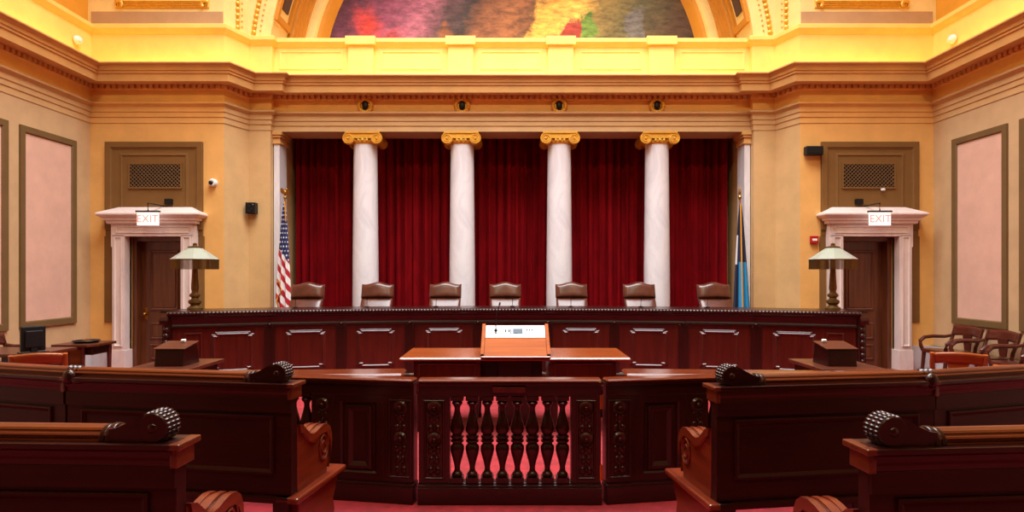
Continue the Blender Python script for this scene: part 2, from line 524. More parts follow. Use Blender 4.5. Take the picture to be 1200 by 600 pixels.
# baseboards of grey marble
for sg, side in ((-1, 'left'), (1, 'right')):
    struct(MB().box(6.82, 6.87, -4, 10.0, 0, .42).box(6.80, 6.87, -4, 10, .38, .42).build('baseboard_' + side, M['marbleb'], sx=sg))
    struct(MB().box(4.70, 5.08, 9.96, 10.01, 0, .42).box(6.44, 6.82, 9.96, 10.01, 0, .42).build('baseboard_front_' + side, M['marbleb'], sx=sg))

# brown panels over the doors and marble door surrounds
DC = (DX0 + DX1) / 2
for sg, i in ((-1, 1), (1, 2)):
    b = MB()
    b.box(5.02, 6.60, 9.975, 10.0, 2.2, 3.73)
    b.box(6.45, 6.62, 9.975, 10.0, .80, 2.2).box(5.0, 5.10, 9.975, 10.0, .80, 2.2)
    b.frame([(5.02, 2.30), (6.60, 2.30), (6.60, 3.73), (5.02, 3.73)], [(0, 0), (0, .03), (.09, .03), (.10, .012), (.12, .012), (.12, 0)], lambda u, v, dd: (u, 9.98 - dd, v))
    b.frame([(5.25, 2.5), (6.37, 2.5), (6.37, 3.55), (5.25, 3.55)], [(0, 0), (0, .012), (.04, .02), (.05, 0)], lambda u, v, dd: (u, 9.98 - dd, v))
    o = struct(b.build('trim_%d' % (16 + i), M['brown'], sx=sg, bevel=.004))
    # surround
    b = MB()
    for (x0, x1) in ((DX0 - .20, DX0), (DX1, DX1 + .20)):
        b.box(x0, x1, 9.86, 10.05, .36, DH + .02)
        b.box(x0 - .015, x1 + .015, 9.845, 10.05, 0, .36)
        b.frame([(x0 + .035, .42), (x1 - .035, .42), (x1 - .035, DH), (x0 + .035, DH)], [(0, 0), (0, .02), (.02, .02), (.03, 0)], lambda u, v, dd: (u, 9.86 - dd, v))
    b.box(DX0 - .20, DX1 + .20, 9.86, 10.05, DH, DH + .20)
    b.box(DX0 - .225, DX0 - .19, 9.87, 10.0, DH - .17, DH + .2).box(DX1 + .19, DX1 + .225, 9.87, 10.0, DH - .17, DH + .2)
    b.frame([(DX0 - .14, DH + .05), (DX1 + .14, DH + .05), (DX1 + .14, DH + .16), (DX0 - .14, DH + .16)], [(0, 0), (0, .015), (.015, .015), (.02, 0)], lambda u, v, dd: (u, 9.86 - dd, v))
    hp = [(0, DH + .20), (.06, DH + .20), (.07, DH + .245), (.10, DH + .255), (.10, DH + .285), (.13, DH + .30), (.17, DH + .335), (.17, DH + .362), (.155, DH + .372), (-.06, DH + .475), (-.12, DH + .475), (-.12, DH + .2)]
    b.sweep([(DX0 - .20, 10.0), (DX0 - .20, 9.87), (DX1 + .20, 9.87), (DX1 + .20, 10.0)], hp)
    struct(b.build('trim_%d' % (18 + i), M['marbled'], sx=sg, bevel=.004))
    # door
    dr = MB()
    fx0, fx1 = DX0 + .075, DX1 - .075
    dr.box(fx0, fx1, 10.205, 10.25, 0.005, DH - .07)
    dd_ = struct(dr.build('door_%d' % i, M['door'], sx=sg))
    f = MB().box(DX0, fx0, 10.06, 10.30, 0, DH).box(fx1, DX1, 10.06, 10.30, 0, DH).box(fx0, fx1, 10.06, 10.3, DH - .07, DH)
    f.build('door_frame', M['door'], dd_, sx=sg, bevel=.006)
    for (z0, z1) in ((.16, .42), (.50, .78), (.98, 1.98)):
        u0, u1 = fx0 + .14, fx1 - .14
        p = MB().box(u0 + .05, u1 - .05, 10.19, 10.206, z0 + .05, z1 - .05)
        p.frame([(u0, z0), (u1, z0), (u1, z1), (u0, z1)], [(0, 0), (0, .016), (.02, .022), (.045, .008), (.05, 0)], lambda u, v, q: (u, 10.206 - q, v))
        p.build('door_panel', M['door'], dd_, sx=sg, bevel=.005)
    hx = fx1 - .07 if sg < 0 else fx0 + .07
    hx = fx1 - .07
    if sg < 0:
        h = MB().box(hx - .025, hx + .025, 10.195, 10.206, .83, 1.02).ball((hx, 10.16, .92), .03)
        h.tube([(hx, 10.2, .92), (hx, 10.165, .92)], .012)
        h.build('door_handle', M['brass'], dd_, smooth=True, sx=sg)
    # lattice grille
    gl = 'dark lattice air grille in brown panel above the door nearest the ' + ('striped flag' if sg < 0 else 'blue flag')
    gx0, gx1, gz0, gz1 = (5.37, 6.20, 2.99, 3.37)
    g = thing('air_grille', gl, 'grille', (sg * 5.785, 9.97, 2.99), 0, 'grilles above the doors')
    def loc(mb):
        mb.v = [(x - 5.785, y - 9.97, z - 2.99) for (x, y, z) in mb.v]; return mb
    loc(MB().box(gx0, gx1, 9.962, 9.972, gz0, gz1)).build('backing', M['dark'], g)
    l = MB()
    H = gz1 - gz0; W = gx1 - gx0; n = 20; stp = (W + H) / n
    for k in range(n + 1):
        for s_ in (1, -1):
            # line x = x0 + t, z = t ; clipped to the rectangle
            off = k * stp - H
            pts = []
            t0 = max(0, -off); t1 = min(H, W - off)
            if t1 - t0 < .01: continue
            a = (gx0 + off + t0, gz0 + t0); e = (gx0 + off + t1, gz0 + t1)
            if s_ < 0: a = (gx0 + gx1 - a[0], a[1]); e = (gx0 + gx1 - e[0], e[1])
            l.tube([(a[0], 9.957, a[1]), (e[0], 9.957, e[1])], .006, 4)
    loc(l).build('lattice', M['grille'], g)
    loc(MB().frame([(gx0 - .02, gz0 - .02), (gx1 + .02, gz0 - .02), (gx1 + .02, gz1 + .02), (gx0 - .02, gz1 + .02)], [(0, 0), (0, .02), (.025, .02), (.025, 0)], lambda u, v, q: (u, 9.972 - q, v))).build('grille_frame', M['brown'], g)

# skylight curb in the ceiling
b = MB()
b.sweep([(-SKX, SKY0), (SKX, SKY0), (SKX, SKY1), (-SKX, SKY1)], [(-.02, CEIL - .1), (.25, CEIL - .1), (.3, CEIL), (-.02, CEIL)], closed=True)
struct(b.build('trim_21', M['attic']))

# pink panels on the side walls
def wall_panel(sg, y0, y1, label):
    t = thing('wall_panel', label, 'wall panel', (sg * 6.86, (y0 + y1) / 2, .82), 0, 'pink panels on the side walls')
    hw = (y1 - y0) / 2; H = 2.85
    mp = lambda u, v, q: (-q * sg, u, v)
    f = MB().frame([(-hw, 0), (hw, 0), (hw, H), (-hw, H)] if sg > 0 else [(-hw, 0), (hw, 0), (hw, H), (-hw, H)], [(0, 0), (0, .03), (.085, .03), (.10, .012), (.10, 0)], mp)
    f.build('panel_frame', M['brownframe'], t)
    x = sorted((0, -sg * .008))
    MB().box(x[0], x[1], -hw + .09, hw - .09, .09, H - .09).build('panel_field', M['pink'], t)
wall_panel(-1, 8.545, 9.647, 'tall pink wall panel in brown frame beside the small hall table')
wall_panel(-1, 7.2, 8.34, 'pink wall panel cut by the left edge of the picture')
wall_panel(1, 8.49, 9.55, 'tall pink wall panel in brown frame above the row of dark armchairs')
wall_panel(1, 7.2, 8.28, 'pink wall panel cut by the right edge of the picture')

# gilded framed panels high over the doors
for sg in (-1, 1):
    t = thing('gilded_panel', 'gilded ornamental wall frame high above the door nearest the ' + ('striped flag' if sg < 0 else 'blue flag'), 'wall ornament', (sg * 5.69, 10.0, 5.91), 0, 'gilded frames above the cornice')
    mp = lambda u, v, q: (u, -q, v)
    hw = .765
    f = MB()
    for k in range(4):
        o = k * .032
        f.frame([(-hw + o, o), (hw - o, o), (hw - o, 2.6 - o), (-hw + o, 2.6 - o)], [(0, 0), (.003, .02), (.015, .026), (.022, .02), (.024, 0)], mp)
    f.build('panel_frame', M['gold'], t)
    for cx, cz in ((-1, 0), (1, 0), (-1, 1), (1, 1)):
        l = MB()
        for k in range(7):
            a = R(45 + (k - 3) * 24)
            l.ball((cx * (hw - .06 - .055 * math.cos(a)), -.03, (.05 + .055 * math.sin(a)) if cz == 0 else 2.6 - (.05 + .055 * math.sin(a))), .034, .02, .034, 8, 5)
        l.build('corner_leaf', M['gold'], t, smooth=True)

# mural in the lunette (abstract stand-in in the same colours)
def mural_mat():
    m, nt, b = new_mat('mural_paint')
    N = nt.nodes; L = nt.links
    tc = N.new('ShaderNodeTexCoord')
    nz = N.new('ShaderNodeTexNoise'); nz.inputs['Scale'].default_value = 1.3; nz.inputs['Detail'].default_value = 10; nz.inputs['Roughness'].default_value = .72
    L.new(tc.outputs['Object'], nz.inputs['Vector'])
    sub = N.new('ShaderNodeVectorMath'); sub.operation = 'SUBTRACT'; sub.inputs[1].default_value = (.5, .5, .5)
    L.new(nz.outputs['Color'], sub.inputs[0])
    sc = N.new('ShaderNodeVectorMath'); sc.operation = 'SCALE'; sc.inputs['Scale'].default_value = 0.9
    L.new(sub.outputs[0], sc.inputs[0])
    ad = N.new('ShaderNodeVectorMath'); ad.operation = 'ADD'
    L.new(tc.outputs['Object'], ad.inputs[0]); L.new(sc.outputs[0], ad.inputs[1])
    nw = N.new('ShaderNodeTexNoise'); nw.inputs['Scale'].default_value = 5.5; nw.inputs['Detail'].default_value = 8; nw.inputs['Roughness'].default_value = .7
    L.new(tc.outputs['Object'], nw.inputs['Vector'])
    sb = N.new('ShaderNodeVectorMath'); sb.operation = 'SUBTRACT'; sb.inputs[1].default_value = (.5, .5, .5); L.new(nw.outputs['Color'], sb.inputs[0])
    s2 = N.new('ShaderNodeVectorMath'); s2.operation = 'SCALE'; s2.inputs['Scale'].default_value = .55; L.new(sb.outputs[0], s2.inputs[0])
    a2 = N.new('ShaderNodeVectorMath'); a2.operation = 'ADD'; L.new(ad.outputs[0], a2.inputs[0]); L.new(s2.outputs[0], a2.inputs[1])
    ad = a2
    sp = N.new('ShaderNodeSeparateXYZ'); L.new(ad.outputs[0], sp.inputs[0])
    dg = N.new('ShaderNodeMath'); dg.operation = 'MULTIPLY_ADD'; dg.inputs[1].default_value = -.55
    L.new(sp.outputs[2], dg.inputs[0]); L.new(sp.outputs[0], dg.inputs[2])
    mr = N.new('ShaderNodeMapRange'); mr.inputs[1].default_value = -4.1; mr.inputs[2].default_value = 3.1
    L.new(dg.outputs[0], mr.inputs[0])
    rp = N.new('ShaderNodeValToRGB'); L.new(mr.outputs[0], rp.inputs[0])
    stops = [(0, (84, 40, 60)), (.12, (130, 62, 88)), (.22, (166, 96, 116)), (.28, (92, 62, 66)), (.33, (60, 48, 46)), (.38, (120, 74, 48)), (.46, (150, 94, 56)),
             (.51, (110, 72, 42)), (.54, (226, 168, 70)), (.62, (232, 180, 84)), (.68, (140, 116, 60)), (.78, (92, 86, 54)), (.9, (84, 58, 38)), (1, (60, 42, 32))]
    e = rp.color_ramp.elements
    e[0].position, e[0].color = stops[0][0], srgb(*stops[0][1]); e[1].position, e[1].color = stops[-1][0], srgb(*stops[-1][1])
    for p, cc in stops[1:-1]:
        q = e.new(p); q.color = srgb(*cc)
    cur = rp.outputs[0]
    n2 = N.new('ShaderNodeTexNoise'); n2.inputs['Scale'].default_value = 4; n2.inputs['Detail'].default_value = 9; n2.inputs['Roughness'].default_value = .7
    mp = N.new('ShaderNodeMapping'); mp.inputs['Scale'].default_value = (1, 1, 2.6); mp.inputs['Rotation'].default_value = (0, R(-30), 0)
    L.new(tc.outputs['Object'], mp.inputs[0]); L.new(mp.outputs[0], n2.inputs['Vector'])
    def patch(cur, cx, cz, rx, rz, colr, soft=.35, vec=ad.outputs[0]):
        s = N.new('ShaderNodeVectorMath'); s.operation = 'SUBTRACT'; s.inputs[1].default_value = (cx, 0, cz)
        L.new(vec, s.inputs[0])
        k = N.new('ShaderNodeVectorMath'); k.operation = 'MULTIPLY'; k.inputs[1].default_value = (1 / rx, 0, 1 / rz)
        L.new(s.outputs[0], k.inputs[0])
        ln = N.new('ShaderNodeVectorMath'); ln.operation = 'LENGTH'; L.new(k.outputs[0], ln.inputs[0])
        r_ = N.new('ShaderNodeMapRange'); r_.inputs[1].default_value = 1 + soft; r_.inputs[2].default_value = 1 - soft
        L.new(ln.outputs['Value'], r_.inputs[0])
        mx = N.new('ShaderNodeMix'); mx.data_type = 'RGBA'
        L.new(r_.outputs[0], mx.inputs[0]); L.new(cur, mx.inputs[6]); mx.inputs[7].default_value = srgb(*colr)
        return mx.outputs[2]
    cur = patch(cur, -2.75, 1.25, .20, .30, (206, 60, 50), .8)
    cur = patch(cur, -2.25, .95, .13, .22, (190, 60, 60), .7)
    cur = patch(cur, -1.75, .72, .50, .14, (44, 42, 44), .25)
    cur = patch(cur, -1.25, .95, .16, .36, (126, 76, 46), .2)
    cur = patch(cur, -.55, .75, .40, .16, (92, 58, 40), .2)
    cur = patch(cur, .1, .8, .14, .3, (110, 74, 44), .2)
    cur = patch(cur, 1.8, .62, 1.2, .16, (164, 116, 110), .3)
    cur = patch(cur, 1.15, 1.0, .30, .46, (160, 58, 42), .15)
    cur = patch(cur, 1.40, 1.2, .15, .36, (104, 134, 52), .15)
    cur = patch(cur, 2.35, 1.1, .20, .55, (104, 98, 94), .15)
    cur = patch(cur, 2.75, .8, .40, .22, (76, 78, 78), .25)
    m2 = N.new('ShaderNodeMix'); m2.data_type = 'RGBA'; m2.blend_type = 'OVERLAY'; m2.inputs[0].default_value = .6
    ct = N.new('ShaderNodeMapRange'); ct.inputs[1].default_value = .32; ct.inputs[2].default_value = .66
    L.new(n2.outputs['Fac'], ct.inputs[0])
    L.new(cur, m2.inputs[6]); L.new(ct.outputs[0], m2.inputs[7])
    L.new(m2.outputs[2], b.inputs['Base Color'])
    b.inputs['Roughness'].default_value = .7
    return m
m_ = MB()
pts = [(3.58 * math.cos(PI * i / 64), .2 + 3.58 * math.sin(PI * i / 64)) for i in range(65)]
m_.prism(pts + [(-3.58, 0), (3.58, 0)], 0, .03, 'y')
o = m_.build('lunette_mural', mural_mat())
o.location = (0, 11.64, 5.0)
tag(o, 'large painted mural in the arched lunette above the columns', 'mural')
struct(MB().box(-4.6, 4.6, 11.72, 11.95, 5.0, CEIL).build('wall_lunette', M['upper']))
struct(MB().box(-4.15, 4.15, 10.66, 11.72, 4.95, 5.05).build('trim_22', M['upper']))

# ---------------------------------------------------------------- dais and bench
BY = lambda p: 9.0 - .85 * ((p - 602) / 408) ** 2
EDGE = [197, 316, 400, 480, 560, 642, 720, 801, 886, 1008]
BP = [(px(p, BY(p)), BY(p)) for p in EDGE]
poly = [(x, y + .12) for (x, y) in BP] + [(4.6, 9.7), (4.04, 9.7), (4.04, 11.74), (-4.04, 11.74), (-4.04, 9.7), (-4.6, 9.7)]
struct(MB().prism(poly, 0, .25).build('floor_dais', M['carpet'], bevel=.01))
bench = thing('judges_bench', 'long curved dark mahogany judges bench with panelled front', 'bench', (0, 9.0, 0))
def at(mb, x, y, z=0):
    mb.v = [(a - x, b_ - y, c_ - z) for (a, b_, c_) in mb.v]; return mb
AT = lambda mb: at(mb, 0, 9.0)
AT(MB().sweep(BP, [(0, 0), (0, .90), (-.06, .90), (-.06, 0)])).build('front_board', M['mahr'], bench)
AT(MB().sweep(BP, [(-.01, 0), (.035, 0), (.035, .13), (.025, .15), (.01, .16), (-.01, .16)])).build('plinth', M['mah'], bench, bevel=.003)
AT(MB().sweep(BP, [(-.03, .855), (.02, .86), (.035, .868), (.035, .886), (.02, .895), (.015, .91), (.022, .95), (.045, .99), (.07, 1.01), (.075, 1.025), (-.03, 1.025)])).build('frieze', M['mah'], bench, bevel=.003)
AT(MB().sweep(BP, [(-.62, 1.03), (.085, 1.03), (.10, 1.042), (.10, 1.066), (.09, 1.078), (.075, 1.0875), (-.62, 1.0875)])).build('bench_top', M['mah'], bench, bevel=.004)
bd = MB()                                     # carved bead edge
for (a, b2) in zip(BP[:-1], BP[1:]):
    v = Vector((b2[0] - a[0], b2[1] - a[1])); L = v.length; v.normalize(); nn = Vector((v.y, -v.x))
    k = int(L / .045)
    for i in range(k):
        p = Vector(a) + v * ((i + .5) * L / k) + nn * .094
        bd.ball((p.x, p.y, 1.062), .018, .018, .021, 6, 4)
AT(bd).build('bead_edge', M['mah'], bench, smooth=True)
for i in range(9):
    a, b2 = Vector(BP[i]), Vector(BP[i + 1])
    v = (b2 - a); L = v.length; v.normalize(); nn = Vector((v.y, -v.x))
    off = 0
    if i == 0: off = .16
    if i == 8: off = -.16
    ctr = (a + b2) / 2 + v * off
    mp = lambda u, z, q, ctr=ctr, v=v, nn=nn: (ctr.x + v.x * u + nn.x * q, ctr.y + v.y * u + nn.y * q - 9.0, z)
    hw = .27; z0, z1 = .235, .80; e = .045
    pn = MB()
    vs = [mp(u, z, q) for q in (-.01, .008) for z in (z0 + .02, z1 - .02) for u in (-hw + .03, hw - .03)]
    pn.add(vs, [(0, 2, 3, 1), (4, 5, 7, 6), (0, 1, 5, 4), (2, 6, 7, 3), (0, 4, 6, 2), (1, 3, 7, 5)])
    fp = pn.build('front_panel', M['mahr'], bench)
    notch = [(-hw + e, z0), (hw - e, z0), (hw - e, z0 + e * .7), (hw, z0 + e * .7), (hw, z1 - e * .7), (hw - e, z1 - e * .7), (hw - e, z1), (-hw + e, z1),
             (-hw + e, z1 - e * .7), (-hw, z1 - e * .7), (-hw, z0 + e * .7), (-hw + e, z0 + e * .7)]
    MB().frame(notch, [(0, 0), (.001, .005), (.012, .0135), (.020, .0135), (.032, .023), (.038, .023), (.050, .014), (.054, 0)], mp).build('moulding', M['mahr'], fp)
    if i in (0, 8):
        s_ = -1 if i == 0 else 1
        q = MB()
        cx = s_ * (L / 2 - .30) - off
        q.frame([(cx - .11, z0), (cx + .11, z0), (cx + .11, z1), (cx - .11, z1)], [(0, 0), (0, .015), (.02, .02), (.035, 0)], mp)
        q.build('side_panel', M['mahr'], bench)
for i in range(1, 9):
    d1 = (Vector(BP[i]) - Vector(BP[i - 1])).normalized(); d2 = (Vector(BP[i + 1]) - Vector(BP[i])).normalized()
    dd_ = (d1 + d2).normalized(); nn = Vector((dd_.y, -dd_.x)); c0 = Vector(BP[i])
    st = MB()
    pl = [c0 - d1 * .07 + Vector((d1.y, -d1.x)) * -.01, c0 - d1 * .07 + Vector((d1.y, -d1.x)) * .022, c0 + nn * .024, c0 + d2 * .07 + Vector((d2.y, -d2.x)) * .022, c0 + d2 * .07 + Vector((d2.y, -d2.x)) * -.01]
    st.prism([(p.x, p.y - 9.0) for p in pl], .15, .86)
    st.build('stile', M['mahz'], bench, bevel=.004)
    bs = c0 + nn * .045
    MB().ball((bs.x, bs.y - 9.0, .885), .03, .025, .022, 10, 6).build('boss', M['mah'], bench, smooth=True)
for sg, P in ((-1, BP[0]), (1, BP[-1])):
    ex, ey = abs(P[0]), P[1] - 9.0
    k = MB().box(ex - .05, ex + .05, ey - .05, ey + .10, 0, 1.02)
    for j in range(9):
        z = .93 - j * .085
        k.ball((ex, ey - .055, z), .042 - .002 * j, .035, .05, 8, 6)
    k.lathe([(0, -.055), (.055, -.055), (.055, .055), (0, .055)], (ex, ey - .06, .97), 14, 'x')
    k.build('end_bracket', M['mah'], bench, smooth=True, sx=sg)
    r_ = MB().box(ex + .02, ex + .08, ey + .10, ey + .95, 0, 1.03)
    r_.build('end_board', M['mahz'], bench, sx=sg, bevel=.005)
    r_ = MB().box(ex + .0, ex + .36, ey + .60, ey + .70, 0, 1.03).box(ex - .02, ex + .42, ey + .55, ey + .75, 1.03, 1.075)
    r_.build('return_wing', M['mahz'], bench, sx=sg, bevel=.006)

# ---------------------------------------------------------------- columns and curtains
def column(x, label):
    t = thing('column', label, 'column', (x, 10.85, .25), 0, 'white marble columns')
    MB().box(-.30, .30, -.30, .24, 0, .08).build('plinth', M['marble'], t, bevel=.006)
    MB().lathe([(.29, .08), (.31, .11), (.29, .15), (.25, .17), (.25, .19), (.27, .21), (.27, .24), (.24, .26), (.228, .28)], n=40).build('base', M['marble'], t, smooth=True)
    H = 3.60
    MB().lathe([(.228, .27), (.228, .9), (.225, 1.5), (.219, 2.1), (.212, 2.8), (.205, H - .08), (.205, H)], n=48).build('shaft', M['marble'], t, smooth=True)
    cap = MB()
    cap.lathe([(.205, H - .01), (.235, H + .03), (.235, H + .06), (.20, H + .075)], n=32)
    cap.box(-.30, .30, -.26, .25, H + .165, H + .195)
    # cushion band sagging between the volutes
    top = [(-.27 + .54 * i / 12, H + .165) for i in range(13)]
    bot = [(.27 - .54 * i / 12, H + .075 + .028 * abs((i - 6) / 6) ** 2) for i in range(13)]
    cap.prism(top + bot, -.24, .24, 'y')
    cp_ = cap.build('capital', M['gold'], t, smooth=50)
    eg = MB()
    for k in range(7):
        a = R(-90 + (k - 3) * 18)
        eg.ball((.24 * math.cos(a), .24 * math.sin(a), H + .05), .022, .022, .03, 8, 5)
    eg.build('egg_moulding', M['gold'], cp_, smooth=True)
    for s_ in (-1, 1):
        vl = MB()
        cx, cz = s_ * .245, H + .075
        vl.lathe([(0, -.245), (.096, -.245), (.10, -.235), (.10, -.20), (.08, -.12), (.065, 0), (.08, .12), (.10, .20), (.10, .235), (0, .235)], (cx, 0, cz), 24, 'y')
        sp = []
        for i in range(46):
            a = i / 45 * 2.3 * 2 * PI
            r_ = .094 - .076 * i / 45
            sp.append((cx + s_ * r_ * math.sin(a + .3), -.248, cz + r_ * math.cos(a + .3)))
        vl.tube(sp, [.013 - .007 * i / 45 for i in range(46)], 6)
        vl.ball((cx, -.25, cz), .02)
        vl.build('volute', M['gold'], t, smooth=True)
column(COLX[0], 'white marble column with gilded capital nearest the striped flag')
column(COLX[1], 'white marble column with gilded capital just left of the central chair')
column(COLX[2], 'white marble column with gilded capital just right of the central chair')
column(COLX[3], 'white marble column with gilded capital nearest the blue flag')
for sg in (-1, 1):
    t = thing('pilaster', 'flat white marble pilaster against the wall beside the ' + ('striped flag' if sg < 0 else 'blue flag'), 'pilaster', (sg * 4.068, 10.8, .25), 0, 'marble pilasters flanking the curtain')
    MB().box(-.05, .05, -.18, .16, 0, 3.60).build('shaft', M['marble'], t, bevel=.006)
    MB().box(-.055, .055, -.20, .18, 0, .2).build('base', M['marble'], t, bevel=.006)
    k = MB()
    for z0, z1, o in ((3.58, 3.61, .075), (3.61, 3.69, .06), (3.69, 3.73, .085), (3.73, 3.79, .105)):
        k.box(min(sg * -o, sg * .06), max(sg * -o, sg * .06), -.13 - o, .11 + o, z0, z1)
    k.build('capital', M['entab'], t, bevel=.006)
bays = [-4.03] + COLX + [4.03]
cl = ['beside the striped flag', 'between the first and second marble columns', 'behind the central chair between the two middle columns', 'between the third and fourth marble columns', 'beside the blue flag']
for i in range(5):
    x0, x1 = bays[i], bays[i + 1]
    rnd = random.Random(20 + i)
    ph = [rnd.uniform(0, 6.28) for _ in range(6)]
    Wd = x1 - x0
    nf = round(Wd / .17)
    def cpt(u, v, x0=x0, Wd=Wd, ph=ph, nf=nf):
        x = u * Wd + .02 * math.sin(u * nf * 2 * PI + ph[0]) * (1 - .3 * v)
        y = .055 * math.sin(u * nf * 2 * PI + .8 * math.sin(u * 9 + ph[1]) + .25 * math.sin(v * 3 + ph[2])) + .03 * math.sin(u * nf * PI * .63 + ph[3]) + .018 * math.sin(u * nf * 4.7 * PI + ph[4]) * (.5 + .5 * v)
        return (min(max(x, .005), Wd - .005), y, 4.15 * v)
    o = MB().grid(cpt, int(nf * 14), 14).build('velvet_curtain', M['velvet'], smooth=70, solid=.012)
    o.location = (x0, 11.5, .255)
    tag(o, 'dark red velvet curtain hanging ' + cl[i], 'curtain', 'red curtains behind the bench')

# frieze cartouches
for i, (p, lab) in enumerate(((428.5, 'above the first marble column from the left'), (541.7, 'above the second marble column from the left'), (655.3, 'above the third marble column from the left'), (769.7, 'above the fourth marble column from the left'))):
    t = thing('cartouche', 'gilded wreath with black oval ' + lab, 'wall ornament', (px(p, 10.58), 10.58, 4.475), 0, 'gilded wreaths on the frieze')
    g = MB()
    for k in range(16):
        a = 2 * PI * k / 16
        g.ball((.108 * math.cos(a), -.03, .108 * math.sin(a)), .036, .034, .036, 8, 5)
    g.lathe([(.072, -.02), (.10, -.045), (.125, -.02), (.1, 0)], (0, 0, 0), 24, 'y', sx=1, sy=1)
    g.build('wreath', M['gold'], t, smooth=True)
    MB().ball((0, -.035, 0), .055, .03, .085, 16, 8).build('oval_boss', M['black'], t, smooth=True)

# ---------------------------------------------------------------- leather chairs and microphones behind the bench
def pillow(mb, wd, zb, ztop, y_of, bulge, thick, nu=14, nv=10):
    def ev(u, v): return max(0, (1 - abs(u) ** 5) * (1 - abs(2 * v - 1) ** 5)) ** .5
    fr_ = []; bk = []
    for j in range(nv + 1):
        for i in range(nu + 1):
            u = -1 + 2 * i / nu; v = j / nv
            z = zb + (ztop(u) - zb) * v
            fr_.append((wd / 2 * u, y_of(v) - bulge * ev(u, v), z)); bk.append((wd / 2 * u, y_of(v) + thick * (.55 + .45 * ev(u, v)), z))
    k = nu + 1; n = len(fr_)
    fs = []
    for j in range(nv):
        for i in range(nu):
            a = j * k + i
            fs.append((a, a + 1, a + 1 + k, a + k)); fs.append((n + a, n + a + k, n + a + 1 + k, n + a + 1))
    for j in range(nv):
        a = j * k; fs.append((a, a + k, n + a + k, n + a)); a = j * k + nu; fs.append((a, n + a, n + a + k, a + k))
    for i in range(nu):
        a = i; fs.append((a, n + a, n + a + 1, a + 1)); a = nv * k + i; fs.append((a, a + 1, n + a + 1, n + a))
    return mb.add(fr_ + bk, fs)
CH = [359, 441.5, 521.5, 592, 670, 750, 838]
CT = [329, 332, 335, 330, 333, 328.5, 330]
def make_judge_chair(label):
    t = thing('judge_chair', label, 'chair', (0, 0, .25), 0, 'leather chairs behind the bench')
    top = lambda u: 1.155 + .052 * math.exp(-(u / .55) ** 2) + .012 * abs(u) ** 6
    pillow(MB(), .515, .945, top, lambda v: .02 + .07 * v, .05, .09).build('headrest', M['leather'], t, smooth=75)
    pillow(MB(), .50, .44, lambda u: .955, lambda v: .03 - .17 * min(1, (1 - v) * 2.1) - .02 * (1 - v), .03, .12).build('backrest', M['leather'], t, smooth=75)
    pillow(MB(), .54, .40, lambda u: .50, lambda v: -.42, .04, .50).build('seat', M['leather'], t, smooth=75)
    for s_ in (-1, 1):
        MB().box(s_ * .29 - .04, s_ * .29 + .04, -.42, .04, .44, .66).build('armrest', M['leather'], t, bevel=.03)
    MB().lathe([(.03, .06), (.03, .42)], (0, -.18, 0), 12).build('stem', M['black'], t, smooth=True)
    for k in range(5):
        a = 2 * PI * k / 5 + .3
        MB().tube([(0, -.18, .09), (.27 * math.cos(a), -.18 + .27 * math.sin(a), .05)], .02).ball((.28 * math.cos(a), -.18 + .28 * math.sin(a), .03), .03).build('leg', M['black'], t, smooth=True)
    return t
cn = ['beside the striped flag', 'second from the striped flag, in front of the first column', 'third from the striped flag, in front of the second column', 'at the centre behind the lectern',
      'in front of the third column, right of the centre', 'second from the blue flag, in front of the fourth column', 'beside the blue flag']
c0 = None
for i in range(7):
    Yc = BY(CH[i]) + 1.02
    z = pz(CT[i], Yc) - 1.205
    lab = 'brown leather high-back chair ' + cn[i]
    x = px(CH[i], Yc)
    if c0 is None:
        c0 = make_judge_chair(lab); c0.location = (x, Yc, .25)
    else:
        dup(c0, (x, Yc, .25), 0, lab)
MX = [346, 430, 511, 600.5, 669, 751, 829]
m0 = None
mn = ['before the chair beside the striped flag', 'before the second chair from the striped flag', 'before the third chair from the striped flag', 'before the central chair', 'before the third chair from the blue flag', 'before the second chair from the blue flag', 'before the chair beside the blue flag']
for i in range(7):
    Yc = BY(MX[i]) + .32
    lab = 'thin black gooseneck microphone on the bench ' + mn[i]
    if m0 is None:
        m0 = thing('bench_microphone', lab, 'microphone', (0, 0, 0), 0, 'microphones on the bench')
        MB().lathe([(.035, 0), (.035, .012), (.01, .02), (0, .02)], n=14).build('base', M['black'], m0, smooth=True)
        MB().tube([(0, 0, .015), (0, .005, .06), (.003, .0, .11), (.006, -.02, .15)], .0045, 6).build('gooseneck', M['black'], m0, smooth=True)
        m0.location = (px(MX[i], Yc), Yc, 1.0875)
    else:
        dup(m0, (px(MX[i], Yc), Yc, 1.0875), 0, lab)

